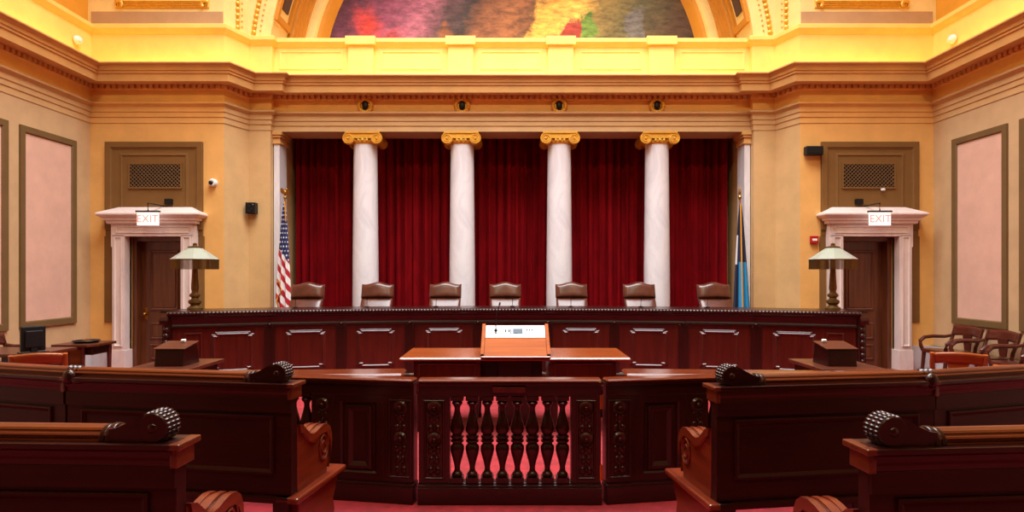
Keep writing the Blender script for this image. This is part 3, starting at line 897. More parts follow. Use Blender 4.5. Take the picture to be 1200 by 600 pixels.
# ---------------------------------------------------------------- lamps
def lamp(x, label):
    t = thing('table_lamp', label, 'lamp', (x, 8.55, 1.0875), 0, 'fringed lamps on the bench ends')
    MB().lathe([(.10, 0), (.10, .03), (.07, .05), (.055, .07), (.085, .10), (.085, .13), (.05, .15), (.045, .17), (.07, .19), (.07, .215), (.042, .24), (.04, .27)], n=20).build('base', M['bronze'], t, smooth=True)
    MB().lathe([(.042, .265), (.05, .30), (.036, .55), (.03, .74)], n=16).build('pole', M['bronze'], t, smooth=True)
    sh = MB().lathe([(.303, .70), (.312, .705), (.085, .865), (.075, .865), (.293, .70)], n=8, cap=False)
    sh.v = [(x_ * math.cos(R(22.5)) - y_ * math.sin(R(22.5)), x_ * math.sin(R(22.5)) + y_ * math.cos(R(22.5)), z_) for (x_, y_, z_) in sh.v]
    so = sh.build('lamp_shade', M['shade'], t)
    fr_ = MB()
    cr = [(.302 * math.cos(R(22.5 + 45 * k)), .302 * math.sin(R(22.5 + 45 * k))) for k in range(9)]
    for k in range(8):
        a, e = Vector(cr[k]), Vector(cr[k + 1])
        for j in range(17):
            p = a + (e - a) * ((j + .5) / 17)
            fr_.box(p.x - .003, p.x + .003, p.y - .003, p.y + .003, .565, .705)
    fr_.build('fringe', M['bronze'], so)
    MB().lathe([(.092, .862), (.092, .878), (.03, .89), (.025, .91), (.03, .92), (0, .935)], n=16).build('finial', M['bronze'], t, smooth=True)
lamp(px(228.5, 8.55), 'bronze table lamp with fringed white shade on the bench end nearest the striped flag')
lamp(px(976, 8.55), 'bronze table lamp with fringed white shade on the bench end nearest the blue flag')

# ---------------------------------------------------------------- flags
def flag_mats():
    m, nt, b = new_mat('striped_flag_cloth'); N = nt.nodes; L = nt.links
    uv = N.new('ShaderNodeUVMap'); sp = N.new('ShaderNodeSeparateXYZ'); L.new(uv.outputs[0], sp.inputs[0])
    def math_(op, a, b_=None):
        n = N.new('ShaderNodeMath'); n.operation = op
        for i, q in enumerate((a, b_)):
            if q is None: continue
            if isinstance(q, (int, float)): n.inputs[i].default_value = q
            else: L.new(q, n.inputs[i])
        return n.outputs[0]
    u, v = sp.outputs[0], sp.outputs[1]
    # stripes slope across the hanging folds
    st = math_('GREATER_THAN', math_('FRACT', math_('MULTIPLY', math_('SUBTRACT', v, math_('MULTIPLY', u, .22)), 8.0)), .46)
    mx = N.new('ShaderNodeMix'); mx.data_type = 'RGBA'; L.new(st, mx.inputs[0])
    mx.inputs[6].default_value = srgb(176, 22, 40); mx.inputs[7].default_value = srgb(232, 226, 222)
    # stars: dots on a staggered grid
    gv = math_('MULTIPLY', v, 26.0); row = math_('FLOOR', gv)
    gu = math_('ADD', math_('MULTIPLY', u, 6.0), math_('MULTIPLY', math_('MODULO', row, 2.0), .5))
    du = math_('SUBTRACT', math_('FRACT', gu), .5); dv = math_('SUBTRACT', math_('FRACT', gv), .5)
    rr = math_('ADD', math_('MULTIPLY', du, du), math_('MULTIPLY', dv, dv))
    star = math_('LESS_THAN', rr, .045)
    m2 = N.new('ShaderNodeMix'); m2.data_type = 'RGBA'; L.new(star, m2.inputs[0])
    m2.inputs[6].default_value = srgb(30, 34, 84); m2.inputs[7].default_value = srgb(236, 236, 240)
    can = math_('LESS_THAN', math_('ADD', v, math_('MULTIPLY', math_('SUBTRACT', .75, u), .12)), .47)
    m3 = N.new('ShaderNodeMix'); m3.data_type = 'RGBA'; L.new(can, m3.inputs[0]); L.new(mx.outputs[2], m3.inputs[6]); L.new(m2.outputs[2], m3.inputs[7])
    L.new(m3.outputs[2], b.inputs['Base Color']); b.inputs['Roughness'].default_value = .7
    ma = m
    m, nt, b = new_mat('blue_flag_cloth'); N = nt.nodes; L = nt.links
    uv = N.new('ShaderNodeUVMap'); sp = N.new('ShaderNodeSeparateXYZ'); L.new(uv.outputs[0], sp.inputs[0])
    u, v = sp.outputs[0], sp.outputs[1]
    low = math_('GREATER_THAN', math_('SUBTRACT', v, math_('MULTIPLY', math_('LESS_THAN', u, .46), -1.0)), 2.0)
    lo2 = math_('MULTIPLY', math_('GREATER_THAN', v, .50), math_('GREATER_THAN', u, .30))
    mx = N.new('ShaderNodeMix'); mx.data_type = 'RGBA'; L.new(lo2, mx.inputs[0])
    mx.inputs[6].default_value = srgb(28, 36, 66); mx.inputs[7].default_value = srgb(40, 140, 190)
    wh = math_('MULTIPLY', math_('MULTIPLY', math_('GREATER_THAN', v, .27), math_('LESS_THAN', v, .52)), math_('LESS_THAN', u, .20))
    m4 = N.new('ShaderNodeMix'); m4.data_type = 'RGBA'; L.new(wh, m4.inputs[0]); L.new(mx.outputs[2], m4.inputs[6]); m4.inputs[7].default_value = srgb(220, 222, 230)
    L.new(m4.outputs[2], b.inputs['Base Color']); b.inputs['Roughness'].default_value = .7
    return ma, m
FA, FB = flag_mats()
M['fringe'] = paint('gold_fringe', srgb(214, 150, 44), .6)
M['pole'] = wood('flag_pole_wood', srgb(120, 70, 28), srgb(160, 100, 44), .3, 'z')
def flag(x, label, mat, sg):
    Yf = 10.42
    t = thing('flag', label, 'flag', (x, Yf, .25), 0)
    MB().lathe([(.16, 0), (.16, .03), (.05, .07), (.03, .12), (.03, .16)], n=20).build('stand', M['brass'], t, smooth=True)
    MB().lathe([(.016, .1), (.016, 2.62)], n=10).build('pole', M['pole'], t, smooth=True)
    z1, z0 = 2.52, .55
    H = z1 - z0
    me_uv = []
    NU, NV = 40, 26
    lean = -.035 if sg < 0 else .035
    def wv(v): return .016 + (.125 if sg < 0 else .145) * v ** .75
    def pt(u, v):
        wd = wv(v)
        x_ = lean * v * .6 + wd * (2 * u - 1)
        y_ = -.03 - .035 * v ** .5 * math.sin(u * 5.5 * PI + .6) - .05 * v * (1 - (2 * u - 1) ** 2)
        return (x_, y_, z1 - H * v)
    mb = MB().grid(pt, NU, NV)
    o = mb.build('cloth', mat, t, smooth=70)
    uvl = o.data.uv_layers.new(name='UVMap')
    for lp in o.data.loops:
        i = lp.vertex_index
        uvl.data[lp.index].uv = ((i % (NU + 1)) / NU, (i // (NU + 1)) / NV)
    md = o.modifiers.new('solid', 'SOLIDIFY'); md.thickness = .004; md.offset = 0
    f = MB()
    hem = [Vector(pt(i / 30, 1)) + Vector((0, -.006, 0)) for i in range(31)]
    f.tube(hem, .014, 6)
    if sg > 0:
        f.tube([Vector(pt(.42 + .05 * k / 20, k / 20 * .98)) + Vector((0, -.012, 0)) for k in range(21)], .012, 6)
        f.tube([Vector(pt(.45 + .5 * k / 10, .92 + .03 * k / 10)) + Vector((0, -.012, 0)) for k in range(11)], .014, 6)
    else:
        f.tube([Vector(pt(q[0], q[1])) + Vector((0, -.014, 0)) for q in ((.10, .66), (.25, .69), (.48, .74), (.40, .77), (.16, .80), (.12, .83), (.2, .88), (.22, .93))], .013, 6)
        f2 = MB().tube([Vector((0, -.03, z1 + .04)), Vector((.02, -.05, z1 - .05)), Vector((.03, -.05, z1 - .3))], .009, 6)
        f2.build('cord', M['fringe'], t, smooth=True)
    f.build('fringe', M['fringe'], o, smooth=True)
    fi = MB()
    if sg < 0:
        fi.ball((0, 0, 2.63), .028).ball((.005, -.01, 2.71), .028, .03, .05).ball((.03, -.02, 2.765), .02)
        fi.prism([(0, 2.72), (-.04, 2.79), (-.075, 2.78), (-.07, 2.72), (-.03, 2.68)], -.015, .0, 'y')
        fi.prism([(.02, 2.72), (.06, 2.77), (.085, 2.73), (.08, 2.68), (.04, 2.66)], -.015, .0, 'y')
    else:
        fi.lathe([(.02, 2.60), (.03, 2.64), (.014, 2.67), (.024, 2.70), (.02, 2.74), (.0, 2.83)], n=10)
    fi.build('finial', M['brass'], t, smooth=True)
flag(px(334, 10.42), 'red and white striped flag with stars on a pole by the left pilaster', FA, -1)
flag(px(867, 10.42), 'dark and light blue flag with gold fringe on a pole by the right pilaster', FB, 1)

# ---------------------------------------------------------------- wall fittings
for sg, p in ((-1, 173.5), (1, 1031)):
    who = 'striped flag' if sg < 0 else 'blue flag'
    x = px(p, 9.55)
    t = thing('exit_sign', 'lit exit sign hanging over the marble doorway nearest the ' + who, 'sign', (x, 9.55, 2.34), 0, 'lit exit signs')
    MB().box(-.165, .165, -.015, .015, 0, .205).build('sign_face', M['exit'], t, bevel=.003)
    MB().box(-.185, .185, -.025, .025, .205, .23).build('hanger_bar', M['black'], t, bevel=.004)
    MB().tube([(0, 0, .22), (0, 0, .345), (.0, .42, .345)], .011, 8).build('rod', M['black'], t)
    MB().box(sg * -.10 - .055, sg * -.10 + .055, .36, .43, .37, .46).build('junction_box', M['black'], t, bevel=.005)
    letters('lettering', 'EXIT', .165, M['exitred'], t, (0, -.017, .10), (PI / 2, 0, 0))
t = thing('security_camera', 'white dome security camera on ochre wall above the lamp', 'camera', (px(249, 9.95), 9.95, pz(214, 9.95)), 0, None)
MB().lathe([(0, .05), (.062, .05), (.062, -.01), (.05, -.03), (0, -.03)], n=20, ax='y').build('housing', M['white'], t, smooth=True)
MB().ball((-.01, -.035, -.005), .036).build('lens', M['black'], t, smooth=True)
t = thing('wall_speaker', 'small black speaker box on beige pier beside the lamp', 'speaker', (px(295, 10.4), 10.42, pz(244, 10.4)), 0, None)
MB().box(-.085, .075, -.08, .06, -.095, .095).build('cabinet', M['black'], t, bevel=.01)
MB().tube([(0, .055, 0), (0, .085, 0)], .02).build('bracket', M['black'], t)
for z in (-.035, .045):
    MB().lathe([(.035, -.084), (.03, -.09), (.012, -.082), (0, -.082)], (-.005, 0, z), 16, 'y').build('driver', M['dark'], t, smooth=True)
MB().box(.04, .05, -.083, -.079, .05, .06).build('indicator', M['white'], t)
t = thing('projector_box', 'black box fixed high on the ochre wall beside the brown panel', 'box', (px(954, 9.9), 9.93, pz(176.5, 9.9)), 0, None)
MB().box(-.135, .135, -.07, .05, -.07, .07).build('case', M['black'], t, bevel=.012)
MB().box(-.05, .05, .05, .075, -.04, .04).build('bracket', M['black'], t)
MB().box(-.115, .115, -.074, -.07, -.05, .05).build('front_mesh', M['dark'], t)
t = thing('fire_alarm', 'small red fire alarm on the ochre wall beside the doorway', 'alarm', (px(954.5, 9.96), 9.97, pz(281, 9.96)), 0, None)
MB().box(-.062, .062, -.03, .032, -.062, .062).build('body', M['red'], t, bevel=.008)
MB().box(-.045, .035, -.034, -.03, -.018, .018).build('strobe', M['white'], t, bevel=.004)
t = thing('sensor', 'tiny white sensor on the dark grille above the doorway', 'sensor', (px(1035, 9.93), 9.93, pz(222, 9.93)), 0, None)
MB().box(-.03, .03, -.01, .02, -.018, .018).build('body', M['white'], t, bevel=.006)
MB().ball((0, -.01, 0), .012).build('lens', M['white'], t, smooth=True)
for sg, p, y in ((-1, 92, 47), (1, 1115, 46)):
    Yc = 6.76 * F / abs(p - 600)
    t = thing('cove_camera', 'white round camera on the glowing band of the ' + ('left' if sg < 0 else 'right') + ' side wall', 'camera', (sg * 6.79, Yc, pz(y, Yc)), 0, 'cameras on the glowing band')
    MB().lathe([(0, 0), (.07, 0), (.07, .03), (.055, .06), (0, .07)], n=18, ax='x').build('housing', M['white'], t, smooth=True, sx=-sg)
    MB().ball((.065, -.015, -.01), .032).build('lens', M['white'], t, smooth=True, sx=-sg)

# ---------------------------------------------------------------- rail
def baluster(mb_parent, x, y=0):
    h0, h1 = .144, .742
    H = h1 - h0; mid = H / 2
    half = [(.030, .0), (.041, .004), (.041, .030), (.030, .034), (.038, .046), (.036, .058), (.028, .066), (.020, .082), (.020, .105), (.028, .14), (.041, .185), (.0485, .222), (.047, .248), (.034, .264), (.032, .270), (.046, .280), (.046, .290), (.034, .299)]
    prof = half + [(r, H - z) for (r, z) in reversed(half)]
    b = MB().lathe(prof, (x, y, h0), 16)
    b.box(x - .044, x + .044, y - .044, y + .044, h0, h0 + .035).box(x - .044, x + .044, y - .044, y + .044, h1 - .028, h1)
    return b.build('baluster', M['mahz'], mb_parent, smooth=True)
def carving(mb, x, z0, z1, y):
    n = 7
    for k in range(n):
        z = z0 + (z1 - z0) * (k + .5) / n
        s_ = .045 if k % 2 == 0 else .032
        if k == n - 1 or k == 3:
            mb.lathe([(.02, y - .012), (.04, y - .02), (.052, y - .008), (.052, y + .002)], (x, 0, z), 16, 'y')
            mb.ball((x, y - .01, z), .018)
        else:
            for q in (-1, 1):
                mb.ball((x + q * s_ * .55, y, z), .014 + .3 * s_ * .5, .012, .03, 8, 5)
            mb.ball((x, y, z + .02), .011, .012, .035, 8, 5)
def rail_body(t, sg, L0, L1, holes, stiles, plate=False):
    MB().box(L0, L1, -.035, .08, .843, .867).build('top_rail', M['railtop'], t, bevel=.011, seg=1, sx=sg)
    MB().box(L0 + .005, L1 - .005, 0, .07, .742, .828).box(L0, L1, -.022, .075, .822, .843).build('frieze_rail', M['mah'], t, bevel=.005, sx=sg)
    MB().box(L0 + .005, L1 - .005, 0, .09, .118, .144).box(L0, L1, -.03, .10, 0, .118).box(L0, L1, -.022, .095, .118, .136).build('base_rail', M['mah'], t, bevel=.005, sx=sg)
g = thing('rail_gate', 'dark carved balustrade gate section at the middle of the courtroom rail', 'gate', (-.02, 4.26, 0))
rail_body(g, 1, -.632, .642, None, None)
for (x0, x1) in ((-.627, -.412), (.43, .637)):
    s = MB().box(x0, x1, .0, .09, .144, .742)
    s.frame([(x0 + .035, .17), (x1 - .035, .17), (x1 - .035, .72), (x0 + .035, .72)], [(0, 0), (0, .008), (.012, .012), (.02, 0)], lambda u, v, q: (u, -q, v))
    so = s.build('stile', M['mahz'], g, bevel=.003)
    k = MB(); carving(k, (x0 + x1) / 2, .19, .70, 0); k.build('carving', M['mahz'], so, smooth=True)
for i in range(8):
    baluster(g, px(536 + 17.57 * i, 4.305) + .02, .04)
MB().box(-.115, .115, -.03, -.0, .775, .815).build('blank_plate', M['mahr'], g, bevel=.003)
for z0, z1 in ((.66, .755), (.165, .275)):
    h = MB().box(.627, .640, -.014, .0, z0, z1).tube([(.642, -.014, z0), (.642, -.014, z1)], .006).build('hinge', M['brass'], g)
for sg in (-1, 1):
    who = 'left' if sg < 0 else 'right'
    x0 = -.655 if sg < 0 else .625
    t = thing('courtroom_rail', 'dark panelled wooden rail joining the ' + who + ' end of the balustrade gate', 'rail', (x0, 4.26, 0), sg * R(9.5))
    rail_body(t, sg, .024, 2.35, None, None)
    s = MB().box(.03, .25, 0, .09, .144, .742)
    s.frame([(.04, .17), (.21, .17), (.21, .72), (.04, .72)], [(0, 0), (0, .008), (.012, .012), (.02, 0)], lambda u, v, q: (u, -q, v))
    so = s.build('stile', M['mahz'], t, bevel=.003, sx=sg)
    k = MB(); carving(k, .125, .19, .70, 0); k.build('carving', M['mahz'], so, smooth=True, sx=sg)
    p = MB().box(.25, .62, .02, .07, .144, .742)
    p.frame([(.25, .144), (.62, .144), (.62, .742), (.25, .742)], [(0, 0), (0, .02), (.05, .02), (.065, .005), (.065, 0)], lambda u, v, q: (u, .02 - q, v))
    p.frame([(.34, .22), (.53, .22), (.53, .665), (.34, .665)], [(0, 0), (0, .016), (.02, .02), (.045, .004), (.05, 0)], lambda u, v, q: (u, .02 - q, v))
    p.build('panel', M['mahz'], t, bevel=.003, sx=sg)
    s = MB().box(.62, .79, 0, .09, .144, .742)
    so = s.build('stile', M['mahz'], t, bevel=.003, sx=sg)
    k = MB(); carving(k, .705, .19, .70, 0); k.build('carving', M['mahz'], so, smooth=True, sx=sg)
    for i in range(11):
        b = baluster(t, 0, .04); b.location = (sg * (.845 + .103 * i), 0, 0)
    MB().box(1.93, 2.345, 0, .09, .144, .742).build('stile', M['mahz'], t, bevel=.003, sx=sg)

# ---------------------------------------------------------------- pews
def drum(mb, x, y0, y1, z, r):
    mb.lathe([(0, y0), (r * .93, y0), (r, y0 + .004), (r, y1 - .006), (r * .9, y1), (0, y1)], (x, 0, z), 24, 'y')
    for k in range(3):
        yy = y0 + (y1 - y0) * (.2 + .3 * k)
        for j in range(22):
            a = 2 * PI * j / 22
            mb.ball((x + r * math.cos(a), yy, z + r * math.sin(a)), .0072, .0145, .0065, 8, 5)
    mb.ball((x, y0, z), .018, .008, .018)
def pew(sg, loc, ang, L, label, aisle=True, clasp=False, crestL0=.25):
    t = thing('pew', label, 'pew', loc, sg * R(ang), 'dark wooden pews')
    s0 = 0.0
    # back
    b = MB().box(s0, L, .012, .075, .355, .985)
    k0 = 0
    n = max(1, round(L / 1.0)); wdt = (L - .10) / n
    b.box(s0, L, .0, .02, .82, .90)
    for i in range(n):
        u0 = s0 + .10 + i * wdt; u1 = u0 + wdt - .10
        b.frame([(u0, .47), (u1, .47), (u1, .80), (u0, .80)], [(0, 0), (0, .012), (.012, .014), (.03, .003), (.03, 0)], lambda u, v, q: (u, .012 - q, v))
    b.build('back_panel', M['pewback'], t, bevel=.004, sx=sg)
    cp = MB().sweep([(L, .012), (s0 - .0, .012), (s0 - .0, .13)] if False else [(s0, .012), (L, .012)], [(-.03, .895), (.008, .895), (.012, .92), (.02, .935), (.024, .955), (.034, .965), (.034, .984), (-.03, .984)])
    cb = MB().box(s0 - .03, s0 + .012, -.022, .125, .962, .985).box(s0 - .015, s0 + .012, -.010, .105, .895, .962)
    cb.build('cap_block', M['crest'], t, bevel=.004, sx=sg)
    cp.box(s0, L, .04, .125, .955, .984)
    cp.build('cap_moulding', M['mah'], t, bevel=.004, sx=sg)
    # crest rail
    prof = [(.010, .984), (.010, .989), (.020, .993), (.020, .999), (.012, 1.002), (.010, 1.008), (.014, 1.014), (.024, 1.016), (.027, 1.021), (.024, 1.024),
            (.030, 1.031), (.044, 1.036), (.052, 1.033), (.058, 1.036), (.074, 1.036), (.09, 1.03), (.102, 1.01), (.102, .984)]
    c_ = MB().prism(prof, crestL0 if aisle else s0, L, 'x')
    c_.build('crest_rail', M['crest'], t, smooth=28, sx=sg)
    if aisle:
        r = .055; z = .984 + r - .002
        sc = MB()
        drum(sc, .085, .004, .095, z, r)
        # s-curve neck joining crest and drum
        top = []; bot = []
        for i in range(13):
            q = i / 12
            x = .085 + .06 * 0 + q * (crestL0 - .085)
            sm = q * q * (3 - 2 * q)
            top.append((x, (z + r) * (1 - sm) + 1.032 * sm))
            bot.append((x, .984))
        sc.prism(top + bot[::-1], .006, .088, 'y')
        sc.build('end_scroll', M['mah'], t, smooth=35, sx=sg)
        co = MB()
        for k in range(3):
            x0 = crestL0 - .035 + k * .026
            pr = []
            for i in range(11):
                a = PI * i / 10
                pr.append((.056 - (.052 if k != 1 else .056) * math.cos(a), .984 + (.056 if k != 1 else .060) * math.sin(a)))
            co.prism(pr, x0, x0 + .022, 'x')
        co.build('collar', M['mah'], t, smooth=50, bevel=.004, sx=sg)
        # end panel with scrolled arm (outline in y, z)
        def arm(y):
            return None
        top = [(.075, .735), (.12, .72), (.16, .685), (.20, .652), (.24, .638), (.28, .642), (.32, .655), (.37, .662), (.42, .655), (.455, .63), (.478, .585), (.482, .54), (.47, .485), (.452, .43), (.445, .40), (.445, .345)]
        e = MB().prism([(.075, .345)] + top, -.005, .06, 'x')
        e.build('end_panel', M['pewend'], t, bevel=.006, sx=sg)
        rl = MB()
        for w0, w1, q in ((-.012, .10, 0), (-.018, .012, .006), (.03, .058, .006), (.076, .106, .006)):
            tp = top[:14]
            inner = [(y * .94 + .02 * .9, zz - .045) for (y, zz) in tp]
            out = [(y + (q if y > .3 else 0), zz + q) for (y, zz) in tp]
            rl.prism(out + inner[::-1], w0, w1, 'x')
        rl.build('arm_roll', M['pewend'], t, smooth=35, sx=sg)
        spi = MB()
        pts = []
        for i in range(60):
            a = i / 59 * 2.2 * 2 * PI
            rr = .085 - .068 * i / 59
            pts.append((-.010, .385 + rr * math.sin(a) * .78, .535 + rr * math.cos(a) * 1.2))
        spi.tube(pts, .0075, 6)
        spi.tube([(-.009, y, zz - .04) for (y, zz) in top[1:8]], .007, 6)
        spi.build('carved_spiral', M['pewend'], t, smooth=True, sx=sg)
        # base ledge and lower end with bracket
        MB().box(-.055, .085, -.02, .62, .315, .352).build('base_ledge', M['pewend'], t, bevel=.012, sx=sg)
        lw = [(.06, 0), (.06, .318), (.55, .318), (.56, .27), (.53, .22), (.50, .17), (.52, .10), (.50, .04), (.50, 0)]
        MB().prism(lw, -.02, .06, 'x').build('end_foot', M['pewend'], t, bevel=.005, sx=sg)
    MB().box(s0 + .0, L, -.02, .09, .315, .352).build('rear_ledge', M['mah'], t, bevel=.008, sx=sg)
    MB().prism([(s0 + (.06 if aisle else .02), .08), (L - .005, .08), (L - .005, .56), (s0 + (.06 if aisle else .10), .56)], .355, .40).build('seat', M['pewend'], t, bevel=.012, sx=sg)
    for x in (([s0 + .14] if not aisle else []) + [L * .62]):
        MB().box(x, x + .06, .02, .52, 0, .318).build('leg', M['mah'], t, bevel=.005, sx=sg)
    MB().box(s0 + .02, s0 + .11, .005, .06, 0, .318).build('leg', M['mah'], t, bevel=.005, sx=sg)
    if clasp:
        k = MB()
        for i in range(3):
            k.lathe([(.030, L - .06 + i * .03), (.038, L - .048 + i * .03), (.030, L - .036 + i * .03)], (0, .056, 1.010), 12, 'x')
        k.ball((L - .03, -.005, .985), .04, .03, .045).ball((L - .09, -.0, .965), .06, .025, .022)
        k.build('clasp', M['mah'], t, smooth=True, sx=sg)
    return t
def along(loc, sg, ang, L):
    return (loc[0] + sg * L * math.cos(R(ang)), loc[1] + L * math.sin(R(ang)), 0)
pl = (-1.235, 3.42, 0)
pew(-1, pl, 9, 1.43, 'dark wooden pew left of the aisle, directly against the rail in front', True, True)
pew(-1, along(pl, -1, 9, 1.445), 16, 1.7, 'outer dark wooden pew joined beyond the clasp to the front left pew', False)
pr = (1.115, 3.33, 0)
pew(1, pr, 8, 1.32, 'dark wooden pew right of the aisle, directly against the rail in front', True, True)
pew(1, along(pr, 1, 8, 1.325), 16, 1.7, 'outer dark wooden pew joined beyond the clasp to the front right pew', False)
pew(-1, (-1.22, 2.22, 0), 2.5, 1.7, 'nearest dark wooden pew at the bottom left corner of the picture')
pew(1, (1.265, 2.16, 0), 4.5, 1.7, 'nearest dark wooden pew at the bottom right corner of the picture')

# ---------------------------------------------------------------- desk, lectern, counsel tables
dk = thing('counsel_desk', 'wide mahogany desk at the centre carrying the lectern', 'desk', (.03, 6.12, 0))
MB().box(-1.16, 1.16, 0, .83, .722, .755).build('desk_top', M['table'], dk, bevel=.014, seg=1)
MB().box(-.36, .30, .58, .60, .40, .72).build('kneehole_back', M['mah'], dk)
for s_ in (-1, 1):
    a = MB().box(s_ * .685 - .335, s_ * .685 + .335, .06, .78, .42, .722)
    a.frame([(s_ * .685 - .30, .45), (s_ * .685 + .30, .45), (s_ * .685 + .30, .70), (s_ * .685 - .30, .70)], [(0, 0), (0, .01), (.02, .012), (.03, 0)], lambda u, v, q: (u, .06 - q, v))
    a.build('pedestal', M['mahr'], dk, bevel=.004)
    for x in (s_ * .40, s_ * .98):
        for y in (.10, .72):
            MB().lathe([(.03, 0), (.035, .03), (.028, .06), (.036, .25), (.04, .33), (.03, .36), (.038, .42)], (x, y, 0), 12).build('leg', M['mahz'], dk, smooth=True)
MB().box(-.175, .175, .30, .34, .0, .722).build('modesty_panel', M['mah'], dk, bevel=.004)
lx0, lx1 = -.345 , .355
lc = thing('lectern', 'orange wood sloped tabletop lectern on the central desk', 'lectern', (.03, 6.12, .755))
sl = [(.0, 0), (.0, .02), (.43, .285), (.47, .285), (.47, 0)]
MB().prism(sl, lx0 + .035, lx1 - .035, 'x').build('sloped_board', M['lectern'], lc, bevel=.002)
rim = [(.0, 0), (.0, .04), (.425, .302), (.475, .302), (.475, 0)]
for x in (lx0, lx1 - .035):
    MB().prism(rim, x, x + .035, 'x').build('side_board', M['lectern'], lc, bevel=.004)
    MB().box(x + .005, x + .03, -.012, 0, 0.004, .035).build('corner_block', M['dark'], lc)
MB().box(lx0, lx1, -.022, .0, .0005, .018).build('front_lip', M['table'], lc, bevel=.008, seg=1)
sa = math.atan2(.265, .43)
cd = thing('instruction_card', 'white printed card lying on the upper slope of the lectern', 'card', (.03, 6.12 + .25, .755 + .02 + .25 * math.tan(sa) + .001), 0)
cd.rotation_euler = (sa, 0, 0)
MB().box(-.305, .315, 0, .206, .0, .004).build('sheet', M['paper'], cd)
ink = MB()
def mark(mb, u0, u1, v0, v1): mb.box(u0 - .345 + .0, u1 - .345 + .0, v0, v1, .004, .0052)
inkd = MB()
k_ = .70 / 960.0                                # units: crop pixels across the board
for u in (290, 405): mark(ink, u * k_, (u + 15) * k_, .06, .15)
for u in (330, 378): mark(inkd, (u - 3) * k_, (u + 23) * k_, .085, .135)
mark(ink, 445 * k_, 585 * k_, .055, .15)
mark(inkd, 480 * k_, 500 * k_, .055, .075)
for u in (640, 675, 712): mark(inkd, u * k_, (u + 18) * k_, .11, .145)
mark(ink, 625 * k_, 750 * k_, .055, .065)
ink.build('printed_marks', M['ink'], cd); inkd.build('printed_dots', M['inkd'], cd)
mc = thing('lectern_microphone', 'black gooseneck microphone rising from the lectern card', 'microphone', (px(581, 6.43), 6.43, .755 + .02 + .31 * math.tan(sa) + .012))
MB().ball((0, 0, .022), .018, .018, .018).build('base', M['black'], mc, smooth=True)
MB().tube([(0, 0, .02), (0, .0, .10), (.01, .01, .2), (.04, .03, .295)], [.007, .006, .004, .004], 8).build('gooseneck', M['black'], mc, smooth=True)
MB().tube([(.038, .028, .285), (.043, .018, .312)], .009, 8).build('capsule', M['black'], mc, smooth=True)

for sg in (-1, 1):
    who = 'striped flag' if sg < 0 else 'blue flag'
    cxt = -3.145 if sg < 0 else 3.03
    t = thing('counsel_table', 'narrow mahogany counsel table below the bench on the side of the ' + who, 'table', (cxt, 5.42, 0), 0, 'side counsel tables')
    MB().box(-.29, .29, 0, .68, .72, .752).build('table_top', M['tabled'], t, bevel=.006)
    MB().box(-.25, .25, .05, .63, .62, .72).build('apron', M['mah'], t, bevel=.004)
    for x in (-.24, .24):
        for y in (.07, .61):
            MB().lathe([(.025, 0), (.03, .05), (.022, .08), (.035, .45), (.03, .62)], (x, y, 0), 12).build('leg', M['mahz'], t, smooth=True)
    t2 = thing('table_lectern', 'small dark sloped wooden box on the counsel table facing the ' + who, 'lectern', (cxt + (-.0 if sg < 0 else -.0), 5.72, .752), 0, 'wooden boxes on the side tables')
    # wedge outline in y,z; slope faces the room's centre
    MB().prism([(-.15, 0), (.15, 0), (.10, .19), (-.13, .15)], -.10, .16, 'x').build('box_body', M['mahz'], t2, bevel=.004, sx=-sg)
    MB().prism([(-.145, .152), (.11, .197), (.11, .207), (-.145, .162)], -.115, .175, 'x').build('sloped_lid', M['tabled'], t2, bevel=.003, sx=-sg)
    t3 = MB().box(-.02, .02, -.015, .015, 0, .022).build('paper_tab', M['white'], None, bevel=.004)
    t3.location = (cxt + (.06 if sg < 0 else -.10), 5.77, .752 + .2035)
    t3.rotation_euler = (R(10), 0, 0)
    tag(t3, 'tiny white tab on top of the dark wooden box nearest the ' + who, 'tab', 'white tabs on the wooden boxes')
    lt = thing('ledge_table', 'long low glossy ledge table just behind the rail on the side of the ' + who, 'table', (px(472, 5.2) if sg < 0 else px(733, 5.2), 5.2, 0), -sg * R(3.5), 'ledge tables behind the rail')
    MB().box(0, 1.7, 0, .30, .712, .748).build('table_top', M['railtop'], lt, bevel=.016, seg=1, sx=sg)
    MB().box(  .05, 1.65, .04, .26, .62, .712).build('apron', M['mah'], lt, sx=sg)
    for x in (.08, 1.58):
        MB().box(x, x + .05, .05, .25, 0, .62).build('leg', M['mahz'], lt, sx=sg, bevel=.004)

